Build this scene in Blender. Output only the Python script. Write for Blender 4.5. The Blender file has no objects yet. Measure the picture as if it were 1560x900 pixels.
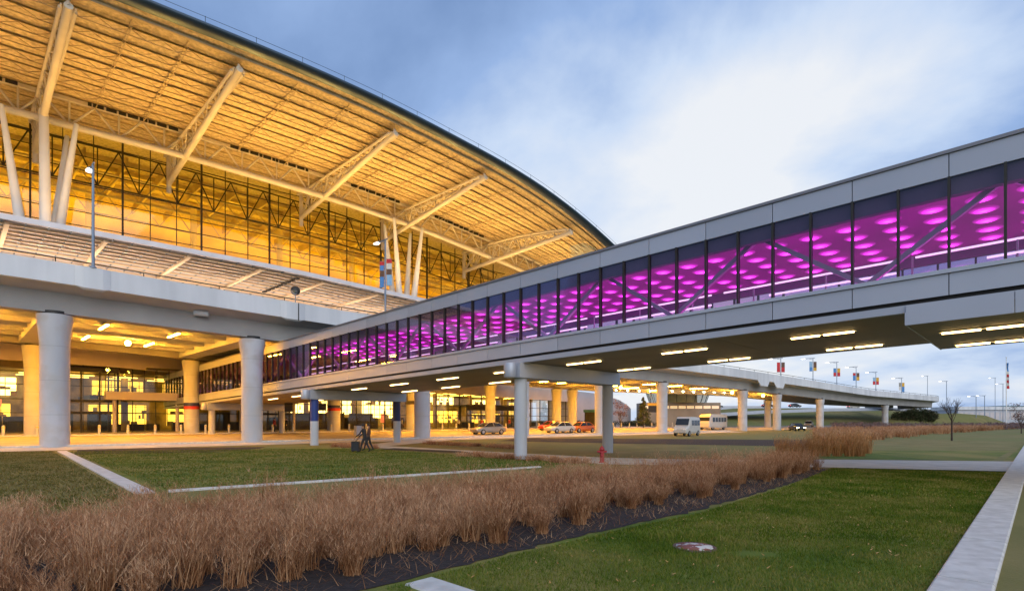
import bpy, bmesh, math, random
import numpy as np
from mathutils import Vector, Matrix

random.seed(7)
rng = np.random.default_rng(11)
SC = bpy.context.scene
COL = SC.collection
V = Vector

# ------------------------------------------------------------------ frames
F_PX, HZ, CAM_H = 835.0, 640.0, 2.0
L0 = V((-31.8, 38.0, 0))
EE = V((.78, .63, 0)).normalized()      # along the elevated road
DD = V((-.717, .696, 0)).normalized()   # from the viewer towards the terminal
NN = V((.696, .717, 0)).normalized()    # across the skybridge
B0 = V((13.55, 15.05, 0))
SLOPE = -.0209
UP = V((0, 0, 1))

def LP(t, s, z=0.0):
    p = L0 + EE * t + DD * s
    return V((p.x, p.y, z))

def BP(l, w, z=0.0):
    p = B0 + DD * l + NN * w
    return V((p.x, p.y, z + SLOPE * l))

def GP(px, py, z=0.0):
    """ground point seen at a place of the photograph"""
    y = (CAM_H - z) * F_PX / (py - HZ)
    return V(((px - 780) / F_PX * y, y, z))

def AP(px, y, z=0.0):
    return V(((px - 780) / F_PX * y, y, z))

def sdist(x, y):
    det = EE.x * DD.y - EE.y * DD.x
    rx, ry = x - L0.x, y - L0.y
    return (EE.x * ry - EE.y * rx) / det

def ground(x, y):
    s = sdist(x, y)
    return .42 * min(1.0, max(0.0, (s + 2) / 10.0))

def interp(x, tab):
    if x <= tab[0][0]: return tab[0][1]
    for (a, va), (b, vb) in zip(tab, tab[1:]):
        if x <= b:
            return va + (vb - va) * (x - a) / (b - a)
    return tab[-1][1]

def smooth_tab(tab, x):
    """interpolation softened over a few metres"""
    return sum(interp(x + k, tab) for k in (-4, -2, 0, 2, 4)) / 5.0

PAR = [(-60, 13.9), (-2, 12.85), (21, 11.9), (50, 11.3), (86, 10.8), (110, 10.3), (151, 9.3), (227, 9.2), (300, 6.0)]
EAVE = [(-60, 34.6), (-20, 35.2), (15, 35.2), (22, 35.0), (28, 34.6), (34, 33.9), (43, 32.8), (52, 30.7), (62, 27.0), (72, 22.0)]
PIPE = [(-60, 30.4), (-20, 31.0), (13, 31.0), (29, 30.5), (42, 29.5), (62, 26.7), (74, 24.2)]
CANO = [(-60, 17.6), (-2, 17.1), (17.6, 16.7), (33.6, 15.7), (70, 14.0)]
def zpar(t): return smooth_tab(PAR, t)
def zeave(t): return smooth_tab(EAVE, t)
def zpipe(t): return smooth_tab(PIPE, t)
def zcano(t): return smooth_tab(CANO, t)
def zsoff(t, s):
    a, b = zeave(t) - .78, zpipe(t) + 2.9
    k = min(1.0, max(0.0, (s - 2.5) / 17.5))
    return a + (b - a) * (k * (2 - k))

# ------------------------------------------------------------------ mesh builder
class MB:
    def __init__(self):
        self.v, self.f, self.sm, self.mi = [], [], [], []
        self.slot = 0
    def add(self, vs, fs, smooth=False):
        o = len(self.v)
        self.v += [tuple(p) for p in vs]
        for f in fs:
            self.f.append(tuple(i + o for i in f)); self.sm.append(smooth); self.mi.append(self.slot)
    def quad(self, a, b, c, d): self.add([a, b, c, d], [(0, 1, 2, 3)])
    def poly(self, pts): self.add(pts, [tuple(range(len(pts)))])
    def hexa(self, p):
        self.add(p, [(3, 2, 1, 0), (4, 5, 6, 7), (0, 1, 5, 4), (1, 2, 6, 5), (2, 3, 7, 6), (3, 0, 4, 7)])
    def box(self, c, sx, sy, sz, ax=None, ay=None, az=None):
        c = V(c); ax = (V(ax) if ax is not None else V((1, 0, 0))) * sx * .5
        ay = (V(ay) if ay is not None else V((0, 1, 0))) * sy * .5
        az = (V(az) if az is not None else V((0, 0, 1))) * sz * .5
        self.hexa([c - ax - ay - az, c + ax - ay - az, c + ax + ay - az, c - ax + ay - az,
                   c - ax - ay + az, c + ax - ay + az, c + ax + ay + az, c - ax + ay + az])
    def beam(self, p0, p1, w, h, up=UP):
        """rectangular bar between two points, w across, h along up"""
        p0, p1 = V(p0), V(p1); d = (p1 - p0).normalized()
        x = d.cross(V(up))
        if x.length < 1e-4: x = d.cross(V((1, 0, 0)))
        x.normalize(); y = x.cross(d).normalized()
        a, b = x * w * .5, y * h * .5
        self.hexa([p0 - a - b, p0 + a - b, p0 + a + b, p0 - a + b, p1 - a - b, p1 + a - b, p1 + a + b, p1 - a + b])
    def tube(self, p0, p1, r0, r1=None, n=8, caps=True):
        r1 = r0 if r1 is None else r1
        p0, p1 = V(p0), V(p1); d = (p1 - p0).normalized()
        x = d.orthogonal().normalized(); y = d.cross(x)
        vs = []
        for p, r in ((p0, r0), (p1, r1)):
            for k in range(n):
                a = 2 * math.pi * k / n
                vs.append(p + x * (r * math.cos(a)) + y * (r * math.sin(a)))
        self.add(vs, [(k, (k + 1) % n, n + (k + 1) % n, n + k) for k in range(n)], n > 4)
        if caps:
            self.add(vs, [tuple(range(n))[::-1], tuple(range(n, 2 * n))])
    def lathe(self, c, prof, n=20, cap=True):
        c = V(c); vs = []
        for r, z in prof:
            for k in range(n):
                a = 2 * math.pi * k / n
                vs.append(c + V((r * math.cos(a), r * math.sin(a), z)))
        m = len(prof)
        self.add(vs, [(i * n + k, i * n + (k + 1) % n, (i + 1) * n + (k + 1) % n, (i + 1) * n + k)
                      for i in range(m - 1) for k in range(n)], True)
        if cap:
            self.add(vs[:n], [tuple(range(n))[::-1]]); self.add(vs[-n:], [tuple(range(n))])
    def loft(self, rings, closed=True, smooth=False, caps=True):
        n = len(rings[0]); vs = [p for r in rings for p in r]
        rng_ = range(n if closed else n - 1)
        self.add(vs, [(i * n + k, i * n + (k + 1) % n, (i + 1) * n + (k + 1) % n, (i + 1) * n + k)
                      for i in range(len(rings) - 1) for k in rng_], smooth)
        if caps and closed:
            self.add(rings[0], [tuple(range(n))[::-1]]); self.add(rings[-1], [tuple(range(n))])
    def ball(self, c, r, n=10, m=7, sz=1.0):
        prof = [(max(1e-4, r * math.sin(math.pi * i / m)), -r * sz * math.cos(math.pi * i / m)) for i in range(m + 1)]
        self.lathe(c, prof, n, False)
    def build(self, name, mat, parent=None, off=None, fix=True):
        me = bpy.data.meshes.new(name)
        vs = np.array(self.v, dtype=np.float64)
        if off is not None: vs = vs - np.array(tuple(off))
        me.from_pydata(vs.tolist(), [], self.f)
        mats = mat if isinstance(mat, (list, tuple)) else [mat]
        for m in mats: me.materials.append(m)
        me.polygons.foreach_set('use_smooth', self.sm)
        if len(mats) > 1: me.polygons.foreach_set('material_index', self.mi)
        if fix:
            bm = bmesh.new(); bm.from_mesh(me)
            bmesh.ops.recalc_face_normals(bm, faces=bm.faces)
            bm.to_mesh(me); bm.free()
        o = bpy.data.objects.new(name, me); COL.objects.link(o)
        if parent is not None: o.parent = parent
        return o

def thing(name, label, cat, loc=(0, 0, 0), rz=0.0, group=None):
    o = bpy.data.objects.new(name, None); COL.objects.link(o)
    o.location = loc; o.rotation_euler = (0, 0, rz)
    o.empty_display_size = .3
    return tag(o, label, cat, group)

def tag(o, label, cat, group=None, kind=None):
    o['label'] = label; o['category'] = cat
    if group: o['group'] = group
    if kind: o['kind'] = kind
    return o

def struct(o, label, cat, kind='structure'):
    o['label'] = label; o['category'] = cat; o['kind'] = kind
    return o

def one(name, mb, mat, base, label, cat, group=None, kind=None):
    """a thing that is one mesh, its origin at its base"""
    o = mb.build(name, mat, None, base); o.location = base
    return tag(o, label, cat, group, kind)

def dup(root, loc, rz=0.0, label=None, group=None):
    r = root.copy(); COL.objects.link(r)
    r.location = loc; r.rotation_euler = (0, 0, rz)
    if label: r['label'] = label
    if group: r['group'] = group
    for ch in list(root.children):
        c = ch.copy(); COL.objects.link(c); c.parent = r
        for g in list(ch.children):
            q = g.copy(); COL.objects.link(q); q.parent = c
    return r

# ------------------------------------------------------------------ materials
def new_mat(name):
    m = bpy.data.materials.new(name); m.use_nodes = True
    nt = m.node_tree; nt.nodes.clear()
    out = nt.nodes.new('ShaderNodeOutputMaterial')
    return m, nt, out

def link(nt, a, b): nt.links.new(a, b)

def surf(name, c1, c2=None, scale=3.0, rough=.7, metal=0.0, bump=0.0, bscale=None, stretch=(1, 1, 1), detail=5.0, c3=None, scale3=None, lo=.35, hi=.65, spec=.5):
    m, nt, out = new_mat(name)
    b = nt.nodes.new('ShaderNodeBsdfPrincipled')
    b.inputs['Roughness'].default_value = rough; b.inputs['Metallic'].default_value = metal
    b.inputs['Specular IOR Level'].default_value = spec
    link(nt, b.outputs[0], out.inputs[0])
    if c2 is None:
        c2 = tuple(min(1, x * .8) for x in c1)
    tc = nt.nodes.new('ShaderNodeTexCoord'); mp = nt.nodes.new('ShaderNodeMapping')
    mp.inputs['Scale'].default_value = stretch
    link(nt, tc.outputs['Object'], mp.inputs[0])
    n = nt.nodes.new('ShaderNodeTexNoise'); n.inputs['Scale'].default_value = scale; n.inputs['Detail'].default_value = detail
    link(nt, mp.outputs[0], n.inputs['Vector'])
    r = nt.nodes.new('ShaderNodeValToRGB')
    r.color_ramp.elements[0].position = lo; r.color_ramp.elements[1].position = hi
    r.color_ramp.elements[0].color = (*c2, 1); r.color_ramp.elements[1].color = (*c1, 1)
    link(nt, n.outputs[0], r.inputs[0])
    src = r.outputs[0]
    if c3 is not None:
        n3 = nt.nodes.new('ShaderNodeTexNoise'); n3.inputs['Scale'].default_value = scale3 or scale * .2; n3.inputs['Detail'].default_value = 3
        link(nt, tc.outputs['Object'], n3.inputs['Vector'])
        r3 = nt.nodes.new('ShaderNodeValToRGB'); r3.color_ramp.elements[0].position = .42; r3.color_ramp.elements[1].position = .62
        link(nt, n3.outputs[0], r3.inputs[0])
        mx = nt.nodes.new('ShaderNodeMixRGB'); link(nt, r3.outputs[0], mx.inputs[0])
        link(nt, src, mx.inputs[1]); mx.inputs[2].default_value = (*c3, 1)
        src = mx.outputs[0]
    link(nt, src, b.inputs['Base Color'])
    if bump:
        nb = nt.nodes.new('ShaderNodeTexNoise'); nb.inputs['Scale'].default_value = bscale or scale * 6; nb.inputs['Detail'].default_value = 4
        link(nt, tc.outputs['Object'], nb.inputs['Vector'])
        bu = nt.nodes.new('ShaderNodeBump'); bu.inputs['Strength'].default_value = bump; bu.inputs['Distance'].default_value = .05
        link(nt, nb.outputs[0], bu.inputs['Height']); link(nt, bu.outputs[0], b.inputs['Normal'])
    return m

def emit(name, color, strength, base=(.8, .8, .8)):
    m, nt, out = new_mat(name)
    b = nt.nodes.new('ShaderNodeBsdfPrincipled')
    b.inputs['Base Color'].default_value = (*base, 1)
    b.inputs['Emission Color'].default_value = (*color, 1); b.inputs['Emission Strength'].default_value = strength
    link(nt, b.outputs[0], out.inputs[0])
    return m

def glass(name, tint, refl=.5, rough=.02, base=0.04):
    """thin architectural pane: tinted see-through plus a fresnel reflection"""
    m, nt, out = new_mat(name)
    t = nt.nodes.new('ShaderNodeBsdfTransparent'); t.inputs[0].default_value = (*tint, 1)
    g = nt.nodes.new('ShaderNodeBsdfGlossy'); g.inputs['Roughness'].default_value = rough
    g.inputs[0].default_value = (.9, .95, 1, 1)
    lw = nt.nodes.new('ShaderNodeLayerWeight'); lw.inputs[0].default_value = .35
    ma = nt.nodes.new('ShaderNodeMath'); ma.operation = 'MULTIPLY_ADD'
    link(nt, lw.outputs['Fresnel'], ma.inputs[0]); ma.inputs[1].default_value = refl; ma.inputs[2].default_value = base
    mx = nt.nodes.new('ShaderNodeMixShader')
    link(nt, ma.outputs[0], mx.inputs[0]); link(nt, t.outputs[0], mx.inputs[1]); link(nt, g.outputs[0], mx.inputs[2])
    link(nt, mx.outputs[0], out.inputs[0])
    return m

def leafy(name, cols, rough=.8, trans=.0):
    """each blade or leaf its own hue of the plant"""
    m, nt, out = new_mat(name)
    b = nt.nodes.new('ShaderNodeBsdfPrincipled'); b.inputs['Roughness'].default_value = rough
    b.inputs['Specular IOR Level'].default_value = .15
    g = nt.nodes.new('ShaderNodeNewGeometry')
    r = nt.nodes.new('ShaderNodeValToRGB')
    el = r.color_ramp.elements
    while len(el) < len(cols): el.new(.5)
    for i, c in enumerate(cols):
        el[i].position = i / max(1, len(cols) - 1); el[i].color = (*c, 1)
    tc = nt.nodes.new('ShaderNodeTexCoord')
    n = nt.nodes.new('ShaderNodeTexNoise'); n.inputs['Scale'].default_value = .7; n.inputs['Detail'].default_value = 3
    link(nt, tc.outputs['Object'], n.inputs['Vector'])
    ma = nt.nodes.new('ShaderNodeMath'); ma.operation = 'MULTIPLY_ADD'; ma.inputs[1].default_value = .8
    link(nt, g.outputs['Random Per Island'], ma.inputs[0])
    m2 = nt.nodes.new('ShaderNodeMath'); m2.operation = 'MULTIPLY_ADD'; m2.inputs[1].default_value = 1.7; m2.inputs[2].default_value = -.74
    link(nt, n.outputs[0], m2.inputs[0]); link(nt, m2.outputs[0], ma.inputs[2])
    link(nt, ma.outputs[0], r.inputs[0])
    link(nt, r.outputs[0], b.inputs['Base Color'])
    if trans:
        t = nt.nodes.new('ShaderNodeBsdfTranslucent'); link(nt, r.outputs[0], t.inputs[0])
        mx = nt.nodes.new('ShaderNodeMixShader'); mx.inputs[0].default_value = trans
        link(nt, b.outputs[0], mx.inputs[1]); link(nt, t.outputs[0], mx.inputs[2]); link(nt, mx.outputs[0], out.inputs[0])
    else:
        link(nt, b.outputs[0], out.inputs[0])
    return m

M = {}
M['concrete'] = surf('pale_concrete', (.50, .525, .585), (.40, .425, .48), .45, .85, bump=.12, bscale=9, stretch=(1, 1, .35))
M['concrete_dk'] = surf('beam_concrete', (.36, .36, .37), (.30, .30, .31), .3, .85, bump=.12, bscale=9)
M['column'] = surf('column_concrete', (.50, .525, .585), (.40, .425, .48), .45, .85, bump=.12, bscale=9, stretch=(1, 1, .3), c3=(.43, .43, .45), scale3=.9)
_nt = M['column'].node_tree; _bs = [n for n in _nt.nodes if n.type == 'BSDF_PRINCIPLED'][0]; _src = _bs.inputs['Base Color'].links[0].from_socket   # form joints every 2.4 m
_tc = _nt.nodes.new('ShaderNodeTexCoord'); _sp = _nt.nodes.new('ShaderNodeSeparateXYZ'); link(_nt, _tc.outputs['Object'], _sp.inputs[0])
_m1 = _nt.nodes.new('ShaderNodeMath'); _m1.operation = 'PINGPONG'; _m1.inputs[1].default_value = 1.2; link(_nt, _sp.outputs[2], _m1.inputs[0])
_m2 = _nt.nodes.new('ShaderNodeMath'); _m2.operation = 'LESS_THAN'; _m2.inputs[1].default_value = .016; link(_nt, _m1.outputs[0], _m2.inputs[0])
_mx = _nt.nodes.new('ShaderNodeMixRGB'); link(_nt, _m2.outputs[0], _mx.inputs[0]); link(_nt, _src, _mx.inputs[1]); _mx.inputs[2].default_value = (.33, .345, .38, 1)
link(_nt, _mx.outputs[0], _bs.inputs['Base Color'])
M['parapet'] = surf('parapet_concrete', (.67, .695, .75), (.52, .545, .60), .5, .8, stretch=(1, 1, .12), bump=.06, bscale=6)
M['pave'] = surf('paving', (.52, .49, .455), (.42, .395, .37), 1.2, .9, bump=.15, bscale=20)
M['kerb'] = surf('kerb_concrete', (.60, .585, .57), (.47, .455, .44), 4.5, .85, bump=.15, bscale=25)
M['road'] = surf('road_concrete', (.38, .33, .27), (.28, .24, .195), .5, .75, bump=.1, bscale=18)
M['asphalt'] = surf('asphalt', (.13, .13, .135), (.10, .10, .105), 1.0, .85)
M['mulch'] = surf('mulch', (.034, .023, .022), (.014, .010, .011), 9, .95, bump=.9, bscale=16)
M['lawn'] = surf('lawn', (.115, .165, .010), (.055, .095, .004), 1.3, .95, bump=.5, bscale=30, c3=(.22, .185, .045), scale3=.22)
M['lawn_tan'] = surf('dry_lawn', (.22, .175, .06), (.14, .125, .03), .5, .95, bump=.4, bscale=20, c3=(.15, .150, .035), scale3=.07)
M['white_steel'] = surf('white_painted_steel', (.82, .81, .80), (.74, .73, .72), .6, .45)
M['truss_steel'] = surf('cream_painted_steel', (.72, .66, .56), (.64, .58, .49), .6, .5)
M['purlin_steel'] = surf('purlin_steel', (.52, .41, .25), (.42, .32, .19), .6, .6)
M['dark_steel'] = surf('dark_steel', (.035, .033, .03), (.025, .024, .022), 1, .5, metal=.4)
M['mullion'] = surf('mullion_bronze', (.05, .042, .03), (.035, .03, .022), 1, .5, metal=.3)
M['roof_deck'] = surf('acoustic_deck', (.70, .56, .34), (.44, .34, .19), 3.2, .7, bump=.5, bscale=5, stretch=(1, 1, 1))
M['eave'] = surf('eave_metal', (.055, .085, .12), (.04, .065, .095), .4, .35, metal=.5)
M['roof_top'] = surf('roof_membrane', (.4, .42, .44), (.34, .36, .38), .5, .6)
M['panel'] = surf('alu_panel', (.43, .46, .545), (.385, .415, .50), .25, .42, metal=.25, stretch=(1, 1, .5))
M['panel_dk'] = surf('shadow_gap', (.03, .03, .033), (.02, .02, .022), 1, .6)
M['soffit'] = surf('soffit_panel', (.34, .275, .215), (.28, .225, .175), .4, .6)
M['beige'] = surf('beige_panel', (.68, .60, .57), (.60, .53, .50), .4, .7)
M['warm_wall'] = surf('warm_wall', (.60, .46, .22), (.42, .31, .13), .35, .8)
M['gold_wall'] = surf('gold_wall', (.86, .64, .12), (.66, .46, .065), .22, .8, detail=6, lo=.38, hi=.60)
M['pink_wall'] = surf('plaster_wall', (.72, .60, .50), (.62, .50, .41), .6, .8)
M['floor_in'] = surf('terrazzo', (.45, .42, .38), (.38, .35, .31), 2, .35)
M['grey_wall'] = surf('metal_cladding', (.54, .50, .53), (.47, .44, .465), .3, .55, metal=.2)
M['black'] = surf('black_plastic', (.018, .018, .02), (.012, .012, .014), 2, .5)
M['pole'] = surf('grey_blue_steel', (.22, .29, .40), (.18, .24, .34), .8, .45, metal=.3)
M['blue'] = surf('blue_paint', (.02, .05, .26), (.015, .04, .20), 1, .5)
M['navy'] = surf('navy_band', (.025, .03, .12), (.02, .025, .1), 1, .5)
M['redband'] = surf('red_band', (.55, .03, .02), (.45, .025, .018), 1, .5)
M['hydrant'] = surf('red_paint', (.42, .03, .035), (.30, .02, .028), 6, .5)
M['yellow'] = surf('yellow_paint', (.75, .5, .03), (.65, .42, .03), 1, .5)
M['teal'] = surf('teal_metal', (.05, .16, .20), (.04, .13, .17), 1, .4, metal=.3)
M['bark'] = surf('bark', (.07, .05, .04), (.04, .03, .025), 6, .9, bump=.4)
_nt = M['panel'].node_tree; _bs = [n for n in _nt.nodes if n.type == 'BSDF_PRINCIPLED'][0]; _src = _bs.inputs['Base Color'].links[0].from_socket   # sheets from different batches
_oi = _nt.nodes.new('ShaderNodeObjectInfo'); _hs = _nt.nodes.new('ShaderNodeHueSaturation'); _m1 = _nt.nodes.new('ShaderNodeMath'); _m1.operation = 'MULTIPLY_ADD'; _m1.inputs[1].default_value = .14; _m1.inputs[2].default_value = .93
link(_nt, _oi.outputs['Random'], _m1.inputs[0]); link(_nt, _m1.outputs[0], _hs.inputs['Value']); link(_nt, _src, _hs.inputs['Color']); link(_nt, _hs.outputs[0], _bs.inputs['Base Color'])
M['glass_bridge'] = glass('tinted_glass', (.80, .72, .84), .30, .02, .015)
M['glass_hall'] = glass('hall_glass', (.92, .92, .88), .45, .03, .03)
M['glass_low'] = glass('shopfront_glass', (.90, .90, .86), .45, .02, .03)
M['lamp_warm'] = emit('warm_lamp', (1, .40, .022), 520)
M['lamp_bridge'] = emit('bridge_soffit_lamp', (1, .64, .24), 10)
M['lamp_globe'] = emit('globe_lamp', (1, .42, .03), 700)
M['lamp_street'] = emit('street_lamp_head', (1, .93, .82), 8)
M['magenta'] = emit('magenta_disc', (1, .04, .84), 4.0, (.46, .12, .42))
_nt = M['magenta'].node_tree; _tc = _nt.nodes.new('ShaderNodeTexCoord'); _gr = _nt.nodes.new('ShaderNodeTexGradient'); _gr.gradient_type = 'SPHERICAL'
_mp = _nt.nodes.new('ShaderNodeMapping'); _mp.inputs['Scale'].default_value = (2.45, 2.45, .6); link(_nt, _tc.outputs['Object'], _mp.inputs[0]); link(_nt, _mp.outputs[0], _gr.inputs[0])
_mm = _nt.nodes.new('ShaderNodeMath'); _mm.operation = 'MULTIPLY_ADD'; _mm.inputs[1].default_value = 13.0; _mm.inputs[2].default_value = .22
_mq = _nt.nodes.new('ShaderNodeMath'); _mq.operation = 'POWER'; _mq.inputs[1].default_value = 2.3; link(_nt, _gr.outputs[1], _mq.inputs[0]); link(_nt, _mq.outputs[0], _mm.inputs[0])
_bs = [n for n in _nt.nodes if n.type == 'BSDF_PRINCIPLED'][0]; link(_nt, _mm.outputs[0], _bs.inputs['Emission Strength'])
M['rail_glow'] = emit('lit_rail', (1, .85, 1), 1.5)  # rails given a glow of their own to read as illuminated
M['ceiling_fill'] = emit('magenta_fill', (1, .0, .74), 14)  # added glow strips, out of sight, that brighten the bridge ceiling
M['bridge_ceiling'] = surf('bridge_ceiling', (.46, .12, .42), (.40, .10, .365), .6, .6)  # magenta of the lamplight is put into the ceiling colour
M['int_panel'] = emit('ceiling_light_panel', (1, .60, .10), 7)
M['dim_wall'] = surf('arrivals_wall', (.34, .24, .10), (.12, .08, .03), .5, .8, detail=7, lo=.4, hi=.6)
M['headlamp'] = emit('headlamp', (1, .85, .5), 40)
M['taillamp'] = emit('taillamp', (1, .05, .02), 3)
M['lit_gold'] = emit('lit_window', (1, .60, .05), 2.4)
M['lit_white'] = emit('backlit_panel', (1, .76, .22), 4.5)
M['sign_red'] = emit('red_sign', (1, .10, .04), .9)
M['tyre'] = surf('tyre', (.02, .02, .02), (.014, .014, .014), 3, .8)
M['rim'] = surf('alloy', (.5, .5, .52), (.42, .42, .44), 3, .35, metal=.8)
M['carglass'] = surf('car_glass', (.02, .025, .03), (.015, .018, .02), 2, .08)
for k, c in dict(silver=(.34, .31, .28), white=(.52, .50, .47), red=(.40, .03, .025), orange=(.65, .15, .03), darkcar=(.03, .035, .045), bluecar=(.03, .06, .2)).items():
    M['car_' + k] = surf('car_paint_' + k, c, tuple(x * .93 for x in c), 1, .3, metal=.25 if k in ('silver', 'bluecar') else 0)
M['cloth_dark'] = surf('dark_cloth', (.03, .03, .035), (.02, .02, .024), 8, .9)
M['cloth_blue'] = surf('blue_cloth', (.05, .07, .13), (.035, .05, .1), 8, .9)
M['cloth_red'] = surf('red_cloth', (.30, .04, .04), (.22, .03, .03), 8, .9)
M['cloth_light'] = surf('light_cloth', (.45, .45, .46), (.38, .38, .4), 8, .9)
M['skin'] = surf('skin', (.42, .25, .18), (.38, .22, .155), 8, .6)
M['hair'] = surf('hair', (.03, .02, .015), (.02, .014, .01), 20, .7)
M['reed'] = leafy('dry_reed', [(.13, .05, .022), (.33, .155, .070), (.50, .27, .135), (.72, .48, .29)], trans=.3)
M['plume'] = leafy('reed_plume', [(.27, .12, .058), (.49, .265, .138), (.72, .48, .30)], trans=.35)
M['reed_gold'] = leafy('golden_reed', [(.30, .14, .045), (.62, .34, .14), (.80, .52, .28)], trans=.25)
M['blade'] = leafy('lawn_blade', [(.035, .085, .004), (.09, .15, .009), (.16, .185, .02), (.32, .26, .08)], trans=.2)
M['needle'] = leafy('needle', [(.02, .035, .02), (.05, .07, .04), (.08, .10, .06)])
M['shrub'] = leafy('bare_shrub', [(.09, .06, .07), (.17, .12, .13), (.25, .18, .17)])
M['redleaf'] = leafy('russet_leaf', [(.08, .03, .03), (.14, .06, .05), (.10, .06, .05)])
M['hedge'] = leafy('dark_hedge', [(.02, .03, .012), (.035, .05, .02), (.07, .045, .03)])

M['blade_far'] = leafy('far_blade', [(.04, .075, .006), (.09, .125, .010), (.15, .155, .03), (.26, .21, .07)], trans=.2)
M['blade_tan'] = leafy('tan_blade', [(.07, .075, .012), (.14, .13, .03), (.21, .17, .06), (.28, .22, .09)], trans=.2)
# ------------------------------------------------------------------ camera, world, sun
cam = bpy.data.cameras.new('camera'); co = bpy.data.objects.new('camera', cam); COL.objects.link(co)
co.location = (0, 0, CAM_H); co.rotation_euler = (math.radians(90), 0, 0)
cam.sensor_width = 36; cam.lens = 36 * F_PX / 1560; cam.shift_y = (HZ - 450) / 1560
cam.clip_start = .1; cam.clip_end = 6000
SC.camera = co
SUN_EL, SUN_AZ = 30.0, 162.0        # azimuth clockwise from +Y: behind the camera
w = bpy.data.worlds.new("World"); SC.world = w; w.use_nodes = True
nt = w.node_tree; nt.nodes.clear()
wo = nt.nodes.new('ShaderNodeOutputWorld')
sky = nt.nodes.new('ShaderNodeTexSky'); sky.sky_type = 'NISHITA'; sky.sun_disc = False
sky.sun_elevation = math.radians(SUN_EL); sky.sun_rotation = math.radians(SUN_AZ)
sky.air_density = 1.5; sky.dust_density = 2.0
bg1 = nt.nodes.new('ShaderNodeBackground'); bg1.inputs[1].default_value = .09
link(nt, sky.outputs[0], bg1.inputs[0])
tc = nt.nodes.new('ShaderNodeTexCoord')
sp = nt.nodes.new('ShaderNodeSeparateXYZ'); link(nt, tc.outputs['Generated'], sp.inputs[0])
def mth(op, a, b=None, c=None):
    n = nt.nodes.new('ShaderNodeMath'); n.operation = op
    for i, x in enumerate((a, b, c)):
        if x is None: continue
        if isinstance(x, (int, float)): n.inputs[i].default_value = x
        else: link(nt, x, n.inputs[i])
    return n.outputs[0]
den = mth('ADD', mth('MAXIMUM', sp.outputs[2], 0.0), .22)
cb = nt.nodes.new('ShaderNodeCombineXYZ')
link(nt, mth('DIVIDE', sp.outputs[0], den), cb.inputs[0]); link(nt, mth('DIVIDE', sp.outputs[1], den), cb.inputs[1])
mp = nt.nodes.new('ShaderNodeMapping'); mp.inputs['Location'].default_value = (3.1, 1.35, 0); mp.inputs['Scale'].default_value = (1, .8, 1)
link(nt, cb.outputs[0], mp.inputs[0])
nz = nt.nodes.new('ShaderNodeTexNoise'); nz.inputs['Scale'].default_value = 1.25; nz.inputs['Detail'].default_value = 7; nz.inputs['Roughness'].default_value = .54
nz.inputs['Distortion'].default_value = .25
link(nt, mp.outputs[0], nz.inputs['Vector'])
# bright break in the cloud layer ahead of the camera, the layer thick and blue grey overhead and to the sides
def lobe(px, py, k):
    v = V(((px - 780) / F_PX, 1, (HZ - py) / F_PX)).normalized()
    d = nt.nodes.new('ShaderNodeVectorMath'); d.operation = 'DOT_PRODUCT'
    link(nt, tc.outputs['Generated'], d.inputs[0]); d.inputs[1].default_value = v
    return mth('POWER', mth('MAXIMUM', d.outputs['Value'], 0.0), k)
bright = mth('ADD', mth('MULTIPLY', lobe(960, 300, 15), .56), mth('MULTIPLY', lobe(1330, 270, 20), .24))
vb = nt.nodes.new('ShaderNodeVectorMath'); vb.operation = 'DOT_PRODUCT'   # pale evening side of the sky behind the camera
link(nt, tc.outputs['Generated'], vb.inputs[0]); vb.inputs[1].default_value = V((.25, -1, .35)).normalized()
bright = mth('ADD', bright, mth('MULTIPLY', mth('MAXIMUM', vb.outputs['Value'], 0.0), .62))
low = mth('MULTIPLY', mth('SUBTRACT', 1.0, mth('MINIMUM', mth('MULTIPLY', mth('MAXIMUM', sp.outputs[2], 0.0), 2.2), 1.0)), .33)
val = mth('ADD', mth('ADD', mth('MULTIPLY_ADD', nz.outputs[0], 1.6, -.50), bright), low)
rp = nt.nodes.new('ShaderNodeValToRGB'); e = rp.color_ramp.elements
e[0].position = 0.0; e[0].color = (.10, .19, .42, 1)
e[1].position = 1.0; e[1].color = (.92, .95, 1.0, 1)
for p, c in ((.28, (.20, .325, .60, 1)), (.52, (.34, .50, .83, 1)), (.74, (.64, .77, .99, 1))):
    x = e.new(p); x.color = c
link(nt, val, rp.inputs[0])
bg2 = nt.nodes.new('ShaderNodeBackground'); bg2.inputs[1].default_value = 1.0
link(nt, rp.outputs[0], bg2.inputs[0])
ms = nt.nodes.new('ShaderNodeMixShader'); ms.inputs[0].default_value = .90
link(nt, bg1.outputs[0], ms.inputs[1]); link(nt, bg2.outputs[0], ms.inputs[2]); link(nt, ms.outputs[0], wo.inputs[0])

sl = bpy.data.lights.new('sun', 'SUN'); so = bpy.data.objects.new('sun', sl); COL.objects.link(so)
sl.energy = 1.25; sl.angle = math.radians(55); sl.color = (1, .98, .95)
az, el = math.radians(SUN_AZ), math.radians(SUN_EL)
sv = V((math.sin(az) * math.cos(el), math.cos(az) * math.cos(el), math.sin(el)))
so.rotation_euler = sv.to_track_quat('Z', 'Y').to_euler()

SC.view_settings.view_transform = 'Standard'; SC.view_settings.look = 'None'
SC.view_settings.exposure = 0.0; SC.view_settings.gamma = 1.0
try: SC.view_settings.use_curve_mapping = False
except Exception: pass
SC.render.engine = 'CYCLES'
cy = SC.cycles
cy.use_denoising = True
try: cy.denoiser = 'OPENIMAGEDENOISE'; cy.denoising_input_passes = 'RGB_ALBEDO_NORMAL'
except Exception: pass
cy.max_bounces = 6; cy.diffuse_bounces = 3; cy.glossy_bounces = 3; cy.transparent_max_bounces = 10; cy.transmission_bounces = 3
cy.sample_clamp_indirect = 6; cy.caustics_reflective = False; cy.caustics_refractive = False

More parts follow.
